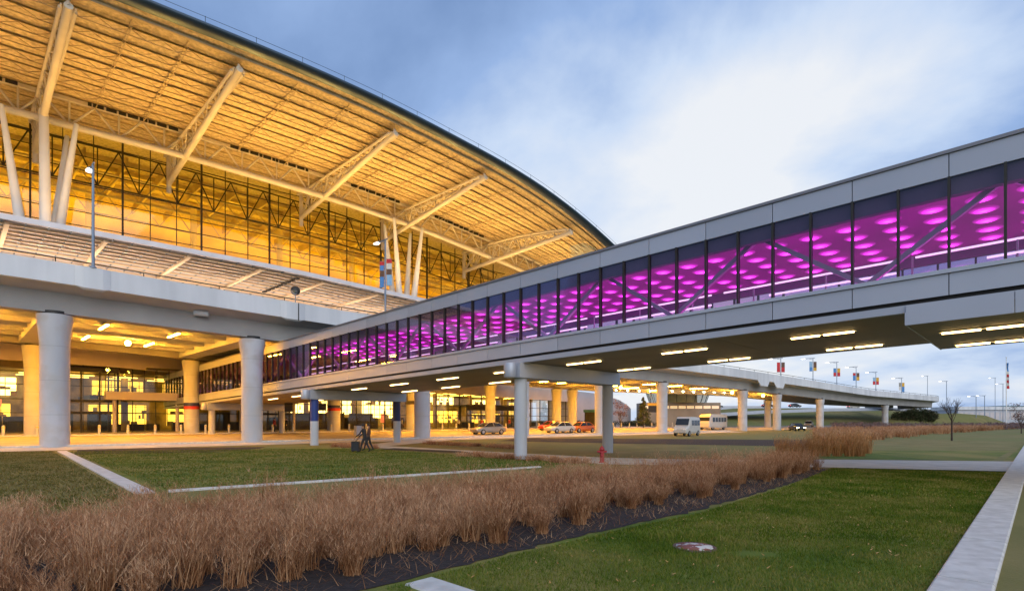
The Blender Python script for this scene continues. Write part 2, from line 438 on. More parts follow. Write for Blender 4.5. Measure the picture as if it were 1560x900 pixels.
# ------------------------------------------------------------------ ground sheets
def ts_grid(ts, ss, off):
    mb = MB(); n = len(ss)
    vs = []
    for t in ts:
        for s in ss:
            p = LP(t, s); vs.append((p.x, p.y, ground(p.x, p.y) + off))
    mb.add(vs, [(i * n + j, (i + 1) * n + j, (i + 1) * n + j + 1, i * n + j + 1) for i in range(len(ts) - 1) for j in range(n - 1)])
    return mb
g = ts_grid([-2500, -400, -120, -60, -20, 0, 20, 40, 60, 80, 100, 140, 200, 300, 600, 2500],
            [-2500, -600, -150, -70, -50, -40, -30, -20, -10, -2, 8, 20, 40, 80, 200, 600, 2500], 0)
struct(g.build('ground', M['lawn_tan']), 'dry tan and green grass land reaching to the flat horizon', 'ground')

def drape(name, pts, mat, off, label=None, cat=None, kind='structure', height=0.0):
    bm = bmesh.new()
    vs = [bm.verts.new((p[0], p[1], 0)) for p in pts]
    bm.faces.new(vs)
    for s in (-2.0, 8.0):
        c = LP(0, s)
        n = V((-EE.y, EE.x, 0))
        bmesh.ops.bisect_plane(bm, geom=bm.verts[:] + bm.edges[:] + bm.faces[:], plane_co=c, plane_no=n)
    for v in bm.verts: v.co.z = ground(v.co.x, v.co.y) + off
    bmesh.ops.recalc_face_normals(bm, faces=bm.faces)
    for f in bm.faces:
        if f.normal.z < 0: f.normal_flip()
    if height:
        r = bmesh.ops.extrude_face_region(bm, geom=bm.faces[:])
        for v in r['geom']:
            if isinstance(v, bmesh.types.BMVert): v.co.z += height
        bmesh.ops.recalc_face_normals(bm, faces=bm.faces)
    me = bpy.data.meshes.new(name); bm.to_mesh(me); bm.free()
    me.materials.append(mat)
    o = bpy.data.objects.new(name, me); COL.objects.link(o)
    if label: struct(o, label, cat or name, kind)
    return o

def ts_strip(name, t0, t1, s0, s1, mat, off, label, cat, step=20, height=0):
    n = max(1, int((t1 - t0) / step))
    return drape(name, [LP(t0, s0), LP(t1, s0), LP(t1, s1), LP(t0, s1)], mat, off, label, cat, height=height)

# lawns: the mown, greener ground
BED_FRONT = [(-7.5, 2.2), (-1.7, 6.47), (0, 8.27), (2.04, 10.3), (3.9, 11.9), (8, 16.4), (13.1, 22.3)]
BED_BACK = [(12.4, 23.0), (4.7, 18.0), (0.2, 14.9), (-3.6, 12.2), (-8.6, 9.6), (-16, 5.8), (-24, 2.2)]
drape('lawn', [(-1.7, 5.0), (4.2, 5.6), (23.6, 25.9), (19.3, 21.3), (13.3, 23.0), (13.1, 22.3), (8, 16.4), (3.9, 11.9), (2.04, 10.3), (0, 8.27), (-1.7, 6.47)],
      M['lawn'], .004, 'green mown lawn between the dry grass bed and the pale concrete strip', 'lawn')
drape('lawn', [(-28, 35.2), (-10, 15.2), (0, 22.3), (6.2, 24.9), (4, 25.2), (-.3, 28.6), (-10.5, 39.4), (-15.5, 41.0), (-25, 36.2)],
      M['lawn'], .004, 'green lawn with brown patches behind the dry grass bed', 'lawn')
drape('lawn', [(5.8, 3), (20, 3), (60, 40), (60, 44), (42, 45), (24.2, 27.0)], M['lawn'], .004, 'green lawn to the right of the pale concrete strip', 'lawn')
drape('lawn', [(16.0, 28.2), (24, 27.4), (33, 36.2), (19.8, 36.6)], M['lawn'], .004, 'green lawn beyond the cross path beside the golden reeds', 'lawn')
# mulch
def ragged(line, a):
    out = []
    for (x0, y0), (x1, y1) in zip(line, line[1:]):
        k = max(1, int(math.hypot(x1 - x0, y1 - y0) / .22))
        for i in range(k):
            f = i / k; j = random.gauss(0, a)
            out.append((x0 + (x1 - x0) * f + j, y0 + (y1 - y0) * f - j))
    return out + [line[-1]]
drape('mulch_bed', ragged(BED_FRONT, .03) + BED_BACK, M['mulch'], .012, 'dark mulch under the dry ornamental grass', 'mulch')
drape('mulch_bed', [GP(112, 692), GP(330, 689), GP(395, 683), GP(405, 680.5), GP(120, 683)], M['mulch'], .010, 'dark mulch strip in front of the two big columns', 'mulch')
drape('mulch_bed', [GP(760, 671.5), GP(950, 675.5), GP(1236, 680), GP(1236, 670), GP(1040, 668.5), GP(790, 667)], M['mulch'], .010, 'long dark mulch strip beyond the hydrant', 'mulch')
drape('mulch_bed', [GP(576, 684.5), GP(700, 690), GP(786, 699.5), GP(786, 698), GP(700, 687), GP(600, 682.5)], M['mulch'], .020, 'thin mulch edge along the near side of the path', 'mulch')
# paths
drape('path', [GP(560, 677.5), GP(660, 683), GP(786, 690), GP(920, 697), GP(1030, 699.5), GP(1130, 700), GP(1260, 700), GP(1545, 703),
               GP(1535, 718), GP(1260, 712), GP(1130, 710), GP(920, 707), GP(786, 698), GP(660, 687), GP(566, 681.5)],
      M['pave'], .016, 'pale concrete footpath crossing under the skybridge', 'path')
drape('path', [LP(31, -2.4), LP(33, .6), LP(27.5, .6), GP(560, 677.5), GP(566, 681.5)], M['pave'], .0165, 'footpath apron by the kerb', 'path')
def kerb_strip(a, b, wd, h, label):
    a, b = V((a[0], a[1], 0)), V((b[0], b[1], 0)); d = (b - a).normalized(); n = V((-d.y, d.x, 0)) * wd * .5
    mb = MB()
    L = (b - a).length; k = max(1, int(L / 3.0))
    for i in range(k):
        p, q = a + d * (L * i / k + .012), a + d * (L * (i + 1) / k - .012)
        z0, z1 = ground(p.x, p.y), ground(q.x, q.y); bv = .02
        rings = []
        for c, z in ((p, z0), (q, z1)):
            rings.append([c - n + V((0, 0, z - .1)), c + n + V((0, 0, z - .1)), c + n + V((0, 0, z + h - bv)), c + n * .92 + V((0, 0, z + h)), c - n * .92 + V((0, 0, z + h)), c - n + V((0, 0, z + h - bv))])
        mb.loft(rings)
    o = mb.build('kerb', M['kerb']); return struct(o, label, 'concrete strip')
kerb_strip((1.2, 2.2), (42, 44.5), .56, .07, 'wide pale concrete strip running away from the lower right corner')
kerb_strip((-1.16, 6.80), (3.6, 2.2), .42, .025, 'pale end of a concrete strip at the bottom edge of the lawn')
kerb_strip((-28.9, 35.2), (-10.0, 14.95), .46, .05, 'pale concrete strip from the left column to the dry grass bed')
kerb_strip((-9.6, 15.3), (1.2, 23.3), .22, .06, 'thin pale edging line along the back of the dry grass bed')
# roads under and beyond the elevated road
ts_strip('pavement', -140, 90, -2.4, .55, M['pave'], .03, 'pale concrete kerb pavement under the edge of the elevated road', 'pavement')
ts_strip('kerb', -140, 90, .552, .8, M['kerb'], .02, 'long kerb along the arrivals road', 'kerb', height=.13)
ts_strip('road', -140, 420, .8, 21, M['road'], .02, 'arrivals road lit orange under the elevated road', 'road')
ts_strip('kerb', -140, 110, 21.0, 21.3, M['kerb'], .02, 'kerb in front of the terminal doors', 'kerb', height=.15)
ts_strip('pavement', -140, 110, 21.302, 60, M['pave'], .15, 'pavement in front of the terminal doors', 'pavement')
mk = MB()
for s in (7.4, 14.1):
    for k in range(-8, 60):
        a = LP(k * 6, s); b = LP(k * 6 + 3, s)
        n = V((-EE.y, EE.x, 0)) * .06
        za, zb = ground(a.x, a.y) + .026, ground(b.x, b.y) + .026
        mk.quad(*[V((p.x, p.y, z)) for p, z in ((a - n, za), (b - n, zb), (b + n, zb), (a + n, za))])
struct(mk.build('road_marking', M['white_steel']), 'dashed white lane lines on the arrivals road', 'marking')
# distant embankment with a sloping approach road, and the mound the elevated road lands on
def mound(name, line, foot_f, foot_b, mat, label, top=2.0):
    rings = []
    for x, y, z in line:
        gz = ground(x, y) - .3
        d = V((x, y, 0)).normalized()
        rings.append([V((x, y, 0)) - d * foot_f + V((0, 0, gz)), V((x, y, z * .55)) - d * (foot_f * .42), V((x, y, z)), V((x, y, z)) + d * top, V((x, y, 0)) + d * foot_b + V((0, 0, gz))])
    mb = MB(); mb.loft(rings, closed=False, smooth=True)
    o = mb.build(name, mat); return struct(o, label, 'embankment')
mound('hill', [(38, 196, 1.2), (62, 196, 4.6), (80, 198, 6.3), (110, 204, 6.6), (135, 208, 6.2), (165, 214, 5.0), (190, 222, 2.2)], 30, 40, M['lawn_tan'],
      'low grass embankment carrying the far approach road', 26)
rb = MB(); rr = []
for x, y, z in [(46, 182, 1.4), (66, 183, 2.6), (84, 184, 3.7), (110, 190, 4.6), (135, 194, 4.9), (152, 199, 4.4)]:
    d = V((x, y, 0)).normalized()
    rr.append([V((x, y, z + .5)) - d * 5, V((x, y, z + 1.7)) + d * 4])
rb.loft(rr, closed=False)
struct(rb.build('ramp_road', M['pave']), 'pale approach ramp on the far embankment', 'road')
mound('hill', [(96, 152, .6), (106, 153, 2.6), (118, 158, 3.6), (134, 166, 4.2), (152, 176, 3.6), (172, 190, .8)], 16, 22, M['lawn_tan'], 'grass mound where the elevated road comes down', 6)

# ------------------------------------------------------------------ planting
def blades(pos, h, w, lean, bend, seg, mat, name):
    """many tapering curved blades as one mesh; arrays per blade"""
    n = len(pos)
    ang = rng.uniform(0, 2 * math.pi, n)
    dirv = np.stack([np.cos(ang), np.sin(ang), np.zeros(n)], 1)
    wa = ang + math.pi / 2 + rng.uniform(-.9, .9, n)
    wv = np.stack([np.cos(wa), np.sin(wa), np.zeros(n)], 1)
    verts = np.zeros((n, seg * 2 + 1, 3))
    for k in range(seg):
        f = k / seg
        out = lean * f + bend * f * f
        c = pos + dirv * (out * h)[:, None] + np.array([0, 0, 1]) * (h * (f - .28 * bend * f * f))[:, None]
        ww = (w * (1 - .75 * f))[:, None]
        verts[:, 2 * k] = c - wv * ww; verts[:, 2 * k + 1] = c + wv * ww
    verts[:, -1] = pos + dirv * ((lean + bend) * h)[:, None] + np.array([0, 0, 1]) * (h * (1 - .28 * bend))[:, None]
    nv = seg * 2 + 1
    base = (np.arange(n) * nv)[:, None]
    faces = []
    for k in range(seg - 1):
        q = np.array([2 * k, 2 * k + 1, 2 * k + 3, 2 * k + 2])
        faces.append(base + q)
    tri = base + np.array([2 * seg - 2, 2 * seg - 1, 2 * seg])
    me = bpy.data.meshes.new(name)
    me.vertices.add(n * nv); me.vertices.foreach_set('co', verts.reshape(-1))
    quads = np.concatenate(faces, 0) if faces else np.zeros((0, 4), int)
    lv = np.concatenate([quads.reshape(-1), tri.reshape(-1)])
    me.loops.add(len(lv)); me.loops.foreach_set('vertex_index', lv.astype(np.int32))
    ls = np.concatenate([np.arange(len(quads)) * 4, len(quads) * 4 + np.arange(n) * 3]).astype(np.int32)
    me.polygons.add(len(ls)); me.polygons.foreach_set('loop_start', ls)
    me.update(calc_edges=True); me.validate()
    for m_ in (mat if isinstance(mat, (list, tuple)) else [mat]): me.materials.append(m_)
    tips = verts[:, -1]
    return me, tips

def in_poly(x, y, poly):
    c = np.zeros(len(x), bool); n = len(poly)
    for i in range(n):
        x0, y0 = poly[i][0], poly[i][1]; x1, y1 = poly[(i + 1) % n][0], poly[(i + 1) % n][1]
        if y0 == y1: continue
        k = ((y0 > y) != (y1 > y)) & (x < (x1 - x0) * (y - y0) / (y1 - y0) + x0)
        c ^= k
    return c

def seen(x, y, m=.06):
    return (y > 4.6) & (np.abs(x) < (.934 + m) * y + .6)

def scatter(poly, n, cond=True):
    xs = np.array([p[0] for p in poly]); ys = np.array([p[1] for p in poly])
    out = np.zeros((0, 2))
    while len(out) < n:
        p = np.stack([rng.uniform(xs.min(), xs.max(), n * 2), rng.uniform(ys.min(), ys.max(), n * 2)], 1)
        k = in_poly(p[:, 0], p[:, 1], poly) & seen(p[:, 0], p[:, 1])
        p = p[k]
        if len(p) == 0: break
        out = np.concatenate([out, p])
    return out[:n]

def clump_points(centres, per, r, hmean):
    n = len(centres) * per
    c = np.repeat(centres, per, 0)
    a = rng.uniform(0, 2 * math.pi, n); q = r * np.sqrt(rng.uniform(0, 1, n))
    pos = np.stack([c[:, 0] + q * np.cos(a), c[:, 1] + q * np.sin(a), np.zeros(n)], 1)
    return pos

def reed_mesh(name, pos, hts, mats, wb, plume_k=7, plume_len=.11, lean=(.05, .42), bend=(0, .5)):
    n = len(pos)
    me, tips = blades(pos, hts, np.full(n, wb) * rng.uniform(.6, 1.3, n), rng.uniform(*lean, n), rng.uniform(*bend, n), 4, mats, name)
    # seed plumes: short sprays about the upper part of each stem
    k = rng.uniform(0, 1, n) < .8
    t = np.repeat(tips[k], plume_k, 0); b = np.repeat(pos[k], plume_k, 0)
    f = rng.uniform(.62, 1.02, len(t))[:, None]
    p = b + (t - b) * f + rng.normal(0, .018, (len(t), 3))
    me2, _ = blades(p, rng.uniform(.4, 1.2, len(p)) * plume_len, np.full(len(p), wb * .75), rng.uniform(.3, 1.2, len(p)), rng.uniform(-.2, .5, len(p)), 2, mats, name + '_p')
    bm = bmesh.new(); bm.from_mesh(me)
    nf = len(bm.faces); bm.from_mesh(me2); bm.faces.ensure_lookup_table()
    for fc in bm.faces[nf:]: fc.material_index = 1
    bm.to_mesh(me); bm.free(); bpy.data.meshes.remove(me2)
    return me

def link_mesh(name, me, loc=(0, 0, 0)):
    o = bpy.data.objects.new(name, me); COL.objects.link(o); o.location = loc; return o

bed = BED_FRONT + BED_BACK
# front of the bed stays bare: clumps start about .7 m inside it
BF = [(x - (.80 if i < 3 else 1.0), y + (.62 if i < 3 else .85)) for i, (x, y) in enumerate(BED_FRONT)]
BF[-1] = (12.3, 22.0)
cl = scatter(BF + BED_BACK, 900)
keep = []
for p in cl:
    if all((p[0] - q[0]) ** 2 + (p[1] - q[1]) ** 2 > .39 ** 2 for q in keep): keep.append(p)
cl = np.array(keep)
pos = clump_points(cl, 122, .165, 1)
hh = np.repeat(rng.uniform(.42, 1.12, len(cl)), 122) * rng.uniform(.3, 1.0, len(pos))
o = link_mesh('grass', reed_mesh('grass', pos, hh, [M['reed'], M['plume']], .0052, 9, .085, (.02, .5), (-.15, .5)))
struct(o, 'tall dry reddish tan ornamental grass filling the mulch bed', 'grass', 'stuff')
# separate clumps along the open front edge
cm = [link_mesh('x', reed_mesh('grass_clump', clump_points(np.zeros((1, 2)), 200, .15, 1), rng.uniform(.4, 1.0, 200) * rng.uniform(.8, .95), [M['reed'], M['plume']], .0055, 8, .10)) for k in range(4)]
for c in cm: bpy.data.objects.remove(c)
cms = [m_ for m_ in bpy.data.meshes if m_.name.startswith('grass_clump')]
k = 0
for (x0, y0), (x1, y1) in zip(BED_FRONT[1:-1], BED_FRONT[2:]):
    L = math.hypot(x1 - x0, y1 - y0); m_ = max(2, int(L / .85))
    for i in range(m_):
        f = (i + random.uniform(.2, .8)) / m_
        ox = random.uniform(.55, 1.5)
        p = (x0 + (x1 - x0) * f - .77 * ox, y0 + (y1 - y0) * f + .64 * ox)
        o = link_mesh('grass_clump', cms[k % 4], (p[0], p[1], .012)); k += 1
        o.rotation_euler = (0, 0, random.uniform(0, 6.28)); s_ = random.uniform(.62, 1.05); o.scale = (s_, s_, s_ * random.uniform(.85, 1.1))
        tag(o, 'dry tan grass clump standing alone on the bare front edge of the mulch bed', 'grass clump', 'dry grass clumps along the front of the bed')
# golden upright reeds by the path
gm = reed_mesh('reed_clump', clump_points(np.zeros((1, 2)), 150, .24, 1), rng.uniform(.6, 1.55, 150), [M['reed_gold'], M['reed_gold']], .009, 5, .14, (.02, .2), (0, .2))
for i in range(16):
    px = 1188 + i * 8.8 + random.uniform(-2, 2)
    row = i % 2
    p = GP(px, 694.5 - row * 4.0)
    if px < 1240: p = GP(px, 693 - row * 3)
    o = link_mesh('reed_clump', gm, p); o.rotation_euler = (0, 0, random.uniform(0, 6.28))
    s_ = random.uniform(.9, 1.08) * (.78 if px < 1236 else 1.0); o.scale = (s_, s_, s_)
    tag(o, 'upright golden brown reed clump beyond the cross path', 'reed clump', 'golden reed clumps in a row beside the path')
# pinkish band of dry grass across the field
FB = [GP(1240, 659), GP(1400, 655.5), GP(1575, 647.5), GP(1575, 651), GP(1460, 659), GP(1400, 664.5), GP(1330, 673), GP(1250, 684)]
cb_ = scatter(FB, 900)
pos = clump_points(cb_, 26, .45, 1)
o = link_mesh('grass', reed_mesh('grass', pos, rng.uniform(.5, 1.1, len(pos)), [M['reed'], M['plume']], .022, 4, .25))
struct(o, 'band of pinkish dry grass across the field beyond the reeds', 'grass', 'stuff')
# small dry plants along the kerb bed and the path edge
for poly, n, lab in (([GP(505, 681), GP(575, 683.5), GP(570, 680.5), GP(510, 678)], 60, 'short dry plants in the planting strip by the person with the suitcase'),
                     ([GP(640, 676), GP(785, 684), GP(785, 682), GP(650, 675)], 70, 'low dry plants along the far side of the path'),
                     ([GP(700, 692), GP(900, 705), GP(900, 708), GP(700, 695)], 60, 'low dry tufts along the near side of the path')):
    c_ = scatter(poly, n); pos = clump_points(c_, 40, .25, 1)
    o = link_mesh('grass', reed_mesh('grass', pos, rng.uniform(.06, .30, len(pos)), [M['reed'], M['plume']], .012, 3, .08))
    struct(o, lab, 'grass', 'stuff')
# lawn blades near the camera
LAWN = [(-1.2, 6.2), (1.2, 4.6), (4.0, 5.4), (19.0, 21.0), (13.3, 22.8), (8.1, 16.3), (3.95, 11.7), (2.1, 10.1), (0, 8.1), (-1.5, 6.5)]
lp = []
for (d0, d1, n, hm, wb) in ((4.6, 9, 70000, .045, .0035), (9, 14, 60000, .05, .006), (14, 24, 45000, .055, .011)):
    p = scatter(LAWN, n * 4); p = p[(p[:, 1] >= d0) & (p[:, 1] < d1)][:n]
    lp.append((p, hm, wb))
P = np.concatenate([np.column_stack([p, np.zeros(len(p))]) for p, _, _ in lp])
H = np.concatenate([np.full(len(p), hm) for p, hm, _ in lp]); W = np.concatenate([np.full(len(p), wb) for p, _, wb in lp])
# not inside the concrete strips or the mown ring of the valve cover
ax = (P[:, 0] - 1.2) * (-.719) + (P[:, 1] - 2.2) * .695
ex = (P[:, 0] + 1.16) * .696 + (P[:, 1] - 6.8) * .719
MC = GP(1058, 834)
rc = np.hypot(P[:, 0] - MC.x, P[:, 1] - MC.y)
rd = np.hypot((P[:, 0] - MC.x - .75) / .5, (P[:, 1] - MC.y + .45) / .28)
ok = (ax > .30) & ((ex > .24) | (P[:, 0] < -1.2)) & (rc > .32) & (rd > rng.uniform(.5, 1, len(P)))
H = H * np.where(rc < 1.0, 1.5, 1.0)
P, H, W = P[ok], H[ok], W[ok]; P[:, 2] = .004
me, _ = blades(P, H * rng.uniform(.5, 1.3, len(P)), W * rng.uniform(.6, 1.2, len(P)), rng.uniform(.1, .7, len(P)), rng.uniform(0, .6, len(P)), 2, M['blade'], 'grass')
struct(link_mesh('grass', me), 'short green lawn grass in front of the concrete strip', 'grass', 'stuff')
# fallen straw on the mulch
q = scatter(bed, 9000); Pm = np.column_stack([q, np.full(len(q), .02)])
me, _ = blades(Pm, rng.uniform(.05, .16, len(q)), np.full(len(q), .004), rng.uniform(.8, 2.2, len(q)), rng.uniform(0, .5, len(q)), 2, M['reed'], 'straw')
struct(link_mesh('straw', me), 'fallen straw and leaf litter lying on the dark mulch', 'straw', 'stuff')

MID = [(-28.45, 35.0), (-9.7, 15.5), (.6, 23.1), (4, 25.2), (-.3, 28.6), (-10.5, 39.0), (-22, 36.8)]
FARL = [(-29.2, 34.9), (-10.25, 14.65), (-8.8, 10), (-16, 9), (-34, 34.5)]
for poly, cnt, mt, lab in ((MID, 48000, 'blade_far', 'short green lawn grass behind the dry grass bed'), (FARL, 32000, 'blade_tan', 'short brownish lawn grass left of the pale strip')):
    q = scatter(poly, cnt); n_ = len(q)
    me, _ = blades(np.column_stack([q, np.full(n_, .004)]), rng.uniform(.03, .075, n_), rng.uniform(.008, .02, n_), rng.uniform(.2, .9, n_), rng.uniform(0, .6, n_), 2, M[mt], 'grass')
    struct(link_mesh('grass', me), lab, 'grass', 'stuff')
# leaves blown onto the lawn
q = scatter(LAWN, 420); a_ = (q[:, 0] - 1.2) * (-.719) + (q[:, 1] - 2.2) * .695; q = q[a_ > .35]
me, _ = blades(np.column_stack([q, np.full(len(q), .035)]), rng.uniform(.012, .032, len(q)), np.full(len(q), .011), rng.uniform(1.2, 2.6, len(q)), rng.uniform(0, .3, len(q)), 2, M['reed_gold'], 'leaf_litter')
struct(link_mesh('leaf_litter', me), 'scattered dry leaves lying on the green lawn', 'leaves', 'stuff')
def leaf_cloud(centres, radii, per, size, mat, name, flat=.8):
    n = len(centres) * per
    c = np.repeat(np.array(centres), per, 0); r = np.repeat(np.array(radii), per)
    u = rng.normal(0, 1, (n, 3)); u /= np.linalg.norm(u, axis=1)[:, None]
    p = c + u * (r * np.power(rng.uniform(.2, 1, n), .45))[:, None] * np.array([1, 1, flat])
    a = rng.normal(0, 1, (n, 3)); a /= np.linalg.norm(a, axis=1)[:, None]
    b = np.cross(a, rng.normal(0, 1, (n, 3))); b /= np.linalg.norm(b, axis=1)[:, None]
    s_ = (size * rng.uniform(.5, 1.3, n))[:, None]
    v = np.stack([p - a * s_, p + b * s_ * .6, p + a * s_, p - b * s_ * .6], 1)
    me = bpy.data.meshes.new(name); me.vertices.add(n * 4); me.vertices.foreach_set('co', v.reshape(-1))
    me.loops.add(n * 4); me.loops.foreach_set('vertex_index', np.arange(n * 4, dtype=np.int32))
    me.polygons.add(n); me.polygons.foreach_set('loop_start', np.arange(n, dtype=np.int32) * 4)
    me.update(calc_edges=True); me.validate(); me.materials.append(mat)
    return me

def branches(mb, p, d, L, r, depth, spread=.55):
    q = p + d * L
    mb.tube(p, q, r, r * .68, 6 if depth > 2 else 4, False)
    if depth == 0: return
    for k in range(3 if depth > 1 else 2):
        a = random.uniform(0, 6.28); x = d.orthogonal().normalized(); y = d.cross(x)
        nd = (d + (x * math.cos(a) + y * math.sin(a)) * random.uniform(spread * .6, spread * 1.2) + V((0, 0, .12))).normalized()
        branches(mb, p + d * L * random.uniform(.55, 1.0), nd, L * random.uniform(.6, .82), r * .6, depth - 1, spread)

def bare_tree(loc, h, label, rmat=None, depth=5, clear=.45, spread=.42):
    t = thing('bare_tree', label, 'tree', loc)
    tr = MB(); tr.tube((0, 0, 0), (0, 0, h * clear), h * .017, h * .013, 8); tr.build('trunk', M['bark'], t)
    cr = MB()
    for k in range(6):
        a = k * 1.05 + random.uniform(-.3, .3)
        branches(cr, V((0, 0, h * clear * random.uniform(.72, 1.0))), V((math.cos(a) * .42, math.sin(a) * .42, 1)).normalized(), h * .21, h * .0065, depth - 2, spread)
    cr.build('crown', M['bark'], t)
    if rmat:
        me = leaf_cloud([(random.gauss(0, h * .16), random.gauss(0, h * .16), h * random.uniform(.45, .95)) for _ in range(26)], [h * .11] * 26, 40, h * .016, rmat, 'leaves')
        o = link_mesh('leaves', me); o.parent = t
    return t
bare_tree(GP(1450, 671), 4.9, 'young leafless tree with a slim trunk in a round mulch ring', depth=5)
tag(one('mulch_ring', (lambda mb: (mb.lathe((0, 0, 0), [(1.75, .0), (1.3, .07), (.5, .1), (.01, .1)], 24, False), mb)[1])(MB()), M['mulch'], GP(1450, 671.3, .0), 'x', 'x'),
    'round ring of dark mulch under the young leafless tree', 'mulch ring')
bare_tree(GP(1556, 660), 4.6, 'russet shrubby tree cut by the right edge of the picture', M['redleaf'], 5, .2, .6)
bare_tree(AP(945, 108, .57), 5.6, 'russet leafless tree in front of the pale curved wall', M['redleaf'], 5, .18, .7)
def conifer(loc, h, label):
    t = thing('pine_tree', label, 'tree', loc)
    tr = MB(); tr.tube((0, 0, 0), (0, 0, h * .95), h * .02, h * .004, 8); tr.build('trunk', M['bark'], t)
    cs, rs = [], []
    for i in range(80):
        f = (i + 1) / 80; z = h * (.12 + .86 * f); R = h * .27 * (1 - f) ** .8
        a = random.uniform(0, 6.28); q = R * random.uniform(.4, 1.0)
        cs.append((q * math.cos(a), q * math.sin(a), z)); rs.append(h * (.085 * (1 - f) + .025))
    o = link_mesh('crown', leaf_cloud(cs, rs, 60, h * .018, M['needle'], 'crown', .6)); o.parent = t
    return t
conifer(AP(980, 112, .57), 6.2, 'small dark pine in front of the pale curved wall')
# low shrub masses
sh = []
for i in range(520):
    px = random.uniform(1268, 1570); y = random.uniform(112, 140) + max(0, px - 1420) * .05
    p = AP(px, y); sh.append((p.x, p.y, ground(p.x, p.y) + random.uniform(.1, 1.15)))
struct(link_mesh('shrubbery', leaf_cloud(sh, [.75] * len(sh), 60, .11, M['shrub'], 'shrubbery')), 'purple brown leafless shrubs massed in front of the grass mound', 'shrubs', 'stuff')
sh = [(p.x, p.y, .6 + random.uniform(0, .9)) for p in [LP(random.uniform(86, 118), random.uniform(33, 37)) for _ in range(160)]]
struct(link_mesh('hedge', leaf_cloud(sh, [.8] * len(sh), 60, .12, M['hedge'], 'hedge')), 'low dark hedge at the foot of the pale curved wall', 'hedge', 'stuff')
sh = []
for i in range(240):
    px = random.uniform(1362, 1425); p = AP(px, random.uniform(150, 158)); sh.append((p.x, p.y, random.uniform(2.2, 5.2) - abs(px - 1395) * .04))
struct(link_mesh('hedge', leaf_cloud(sh, [1.0] * len(sh), 60, .16, M['hedge'], 'hedge')), 'dark green and russet shrubs on the mound under the end of the elevated road', 'shrubs', 'stuff')
# ------------------------------------------------------------------ terminal
T0 = LP(20, 36, .42)
TER = thing('terminal_building', 'huge terminal hall under an arched golden lit roof with a full height glass front', 'terminal', T0)
def tpart(name, mb, mat, parent=None): return mb.build(name, mat, parent or TER, T0)
TS = [-34 + 2 * i for i in range(53)]       # -34 .. 70
SS = [3.3, 6, 9, 12, 15, 18, 21, 24, 28, 33, 40, 52]
# roof: deck soffit, rounded metal eave, top
mb = MB(); n = len(SS)
mb.add([LP(t, s, zsoff(t, s)) for t in TS for s in SS], [(i * n + j, i * n + j + 1, (i + 1) * n + j + 1, (i + 1) * n + j) for i in range(len(TS) - 1) for j in range(n - 1)], True)
roof = tpart('roof', mb, M['roof_deck'])
mb = MB(); EP = [(2.9, -.66), (2.4, -.60), (2.10, -.46), (1.98, -.28), (1.95, -.12), (2.15, .02), (2.8, .12), (6, .3)]
mb.loft([[LP(t, s, zeave(t) + z) for s, z in EP] for t in TS], closed=False, smooth=True)
tpart('eave_fascia', mb, M['eave'], None)
mb = MB(); mb.loft([[LP(t, s, zeave(t) + z if z is not None else zsoff(t, s) - .004) for s, z in ((3.36, None), (3.1, -.70), (2.9, -.662))] for t in TS], closed=False, smooth=True)
tpart('eave_lip', mb, M['roof_deck'])
mb = MB(); RT = [(6, .3), (15, 1.2), (30, 3.0), (52, 4.0)]
mb.loft([[LP(t, s, zeave(t) * (1 - min(1, (s - 2.5) / 17.5)) + (zpipe(t) + 3.9) * min(1, (s - 2.5) / 17.5) + .3 * (z > .5) if s > 10 else zeave(t) + z) for s, z in RT] for t in TS], closed=False, smooth=True)
mb.loft([[LP(70, s, zsoff(70, s)) for s in SS], [LP(70.02, s, zsoff(70, s) + 1.6) for s in SS]], closed=False)
tpart('roof_covering', mb, M['roof_top'])
mb = MB()
for i, t in enumerate(TS[:-1]):
    a, b = LP(t, 2.3, zeave(t) + .05), LP(TS[i + 1], 2.3, zeave(TS[i + 1]) + .05)
    if i % 2 == 0: mb.tube(a, a + V((0, 0, .55)), .025, n=4)
    mb.tube(a + V((0, 0, .5)), b + V((0, 0, .5)), .018, n=4)
tpart('safety_rail', mb, M['eave'])
# drip trim between eave and deck, gutter line
mb = MB()
for i, t in enumerate(TS[:-1]):
    mb.beam(LP(t, 3.6, zsoff(t, 3.6) - .12), LP(TS[i + 1], 3.6, zsoff(TS[i + 1], 3.6) - .12), .25, .22)
tpart('eave_trim', mb, M['purlin_steel'])
# purlins: light lattice girders parallel to the eave
for s in (5.2, 7.4, 9.6, 11.8, 14.0, 16.2, 18.2, 22.5, 25.2):
    mb = MB(); t = -32.0; st = 1.1; up = True
    while t < 68:
        a, b = t, min(68, t + st)
        za, zb = zsoff(a, s), zsoff(b, s)
        mb.beam(LP(a, s, za - .09), LP(b, s, zb - .09), .08, .13)
        mb.beam(LP(a, s, za - .72), LP(b, s, zb - .72), .07, .06)
        if up: mb.beam(LP(a, s, za - .17), LP(b, s, zb - .69), .045, .045)
        else: mb.beam(LP(a, s, za - .69), LP(b, s, zb - .17), .045, .045)
        up = not up; t += st
    tpart('purlin', mb, M['purlin_steel'])
# bridging rods across the purlins
TR = [-13, 1.3, 13.2, 28.5, 40.4, 55.0]
for a, b in zip(TR, TR[1:] + [68]):
    for f in (1 / 3, 2 / 3):
        t = a + (b - a) * f; mb = MB()
        for s0, s1 in zip(range(4, 20, 2), range(6, 22, 2)):
            mb.beam(LP(t, s0, zsoff(t, s0) - .70), LP(t, s1, zsoff(t, s1) - .70), .07, .06)
            mb.beam(LP(t, s0, zsoff(t, s0) - .12), LP(t, s1, zsoff(t, s1) - .12), .05, .08)
        tpart('bridging_rod', mb, M['purlin_steel'])
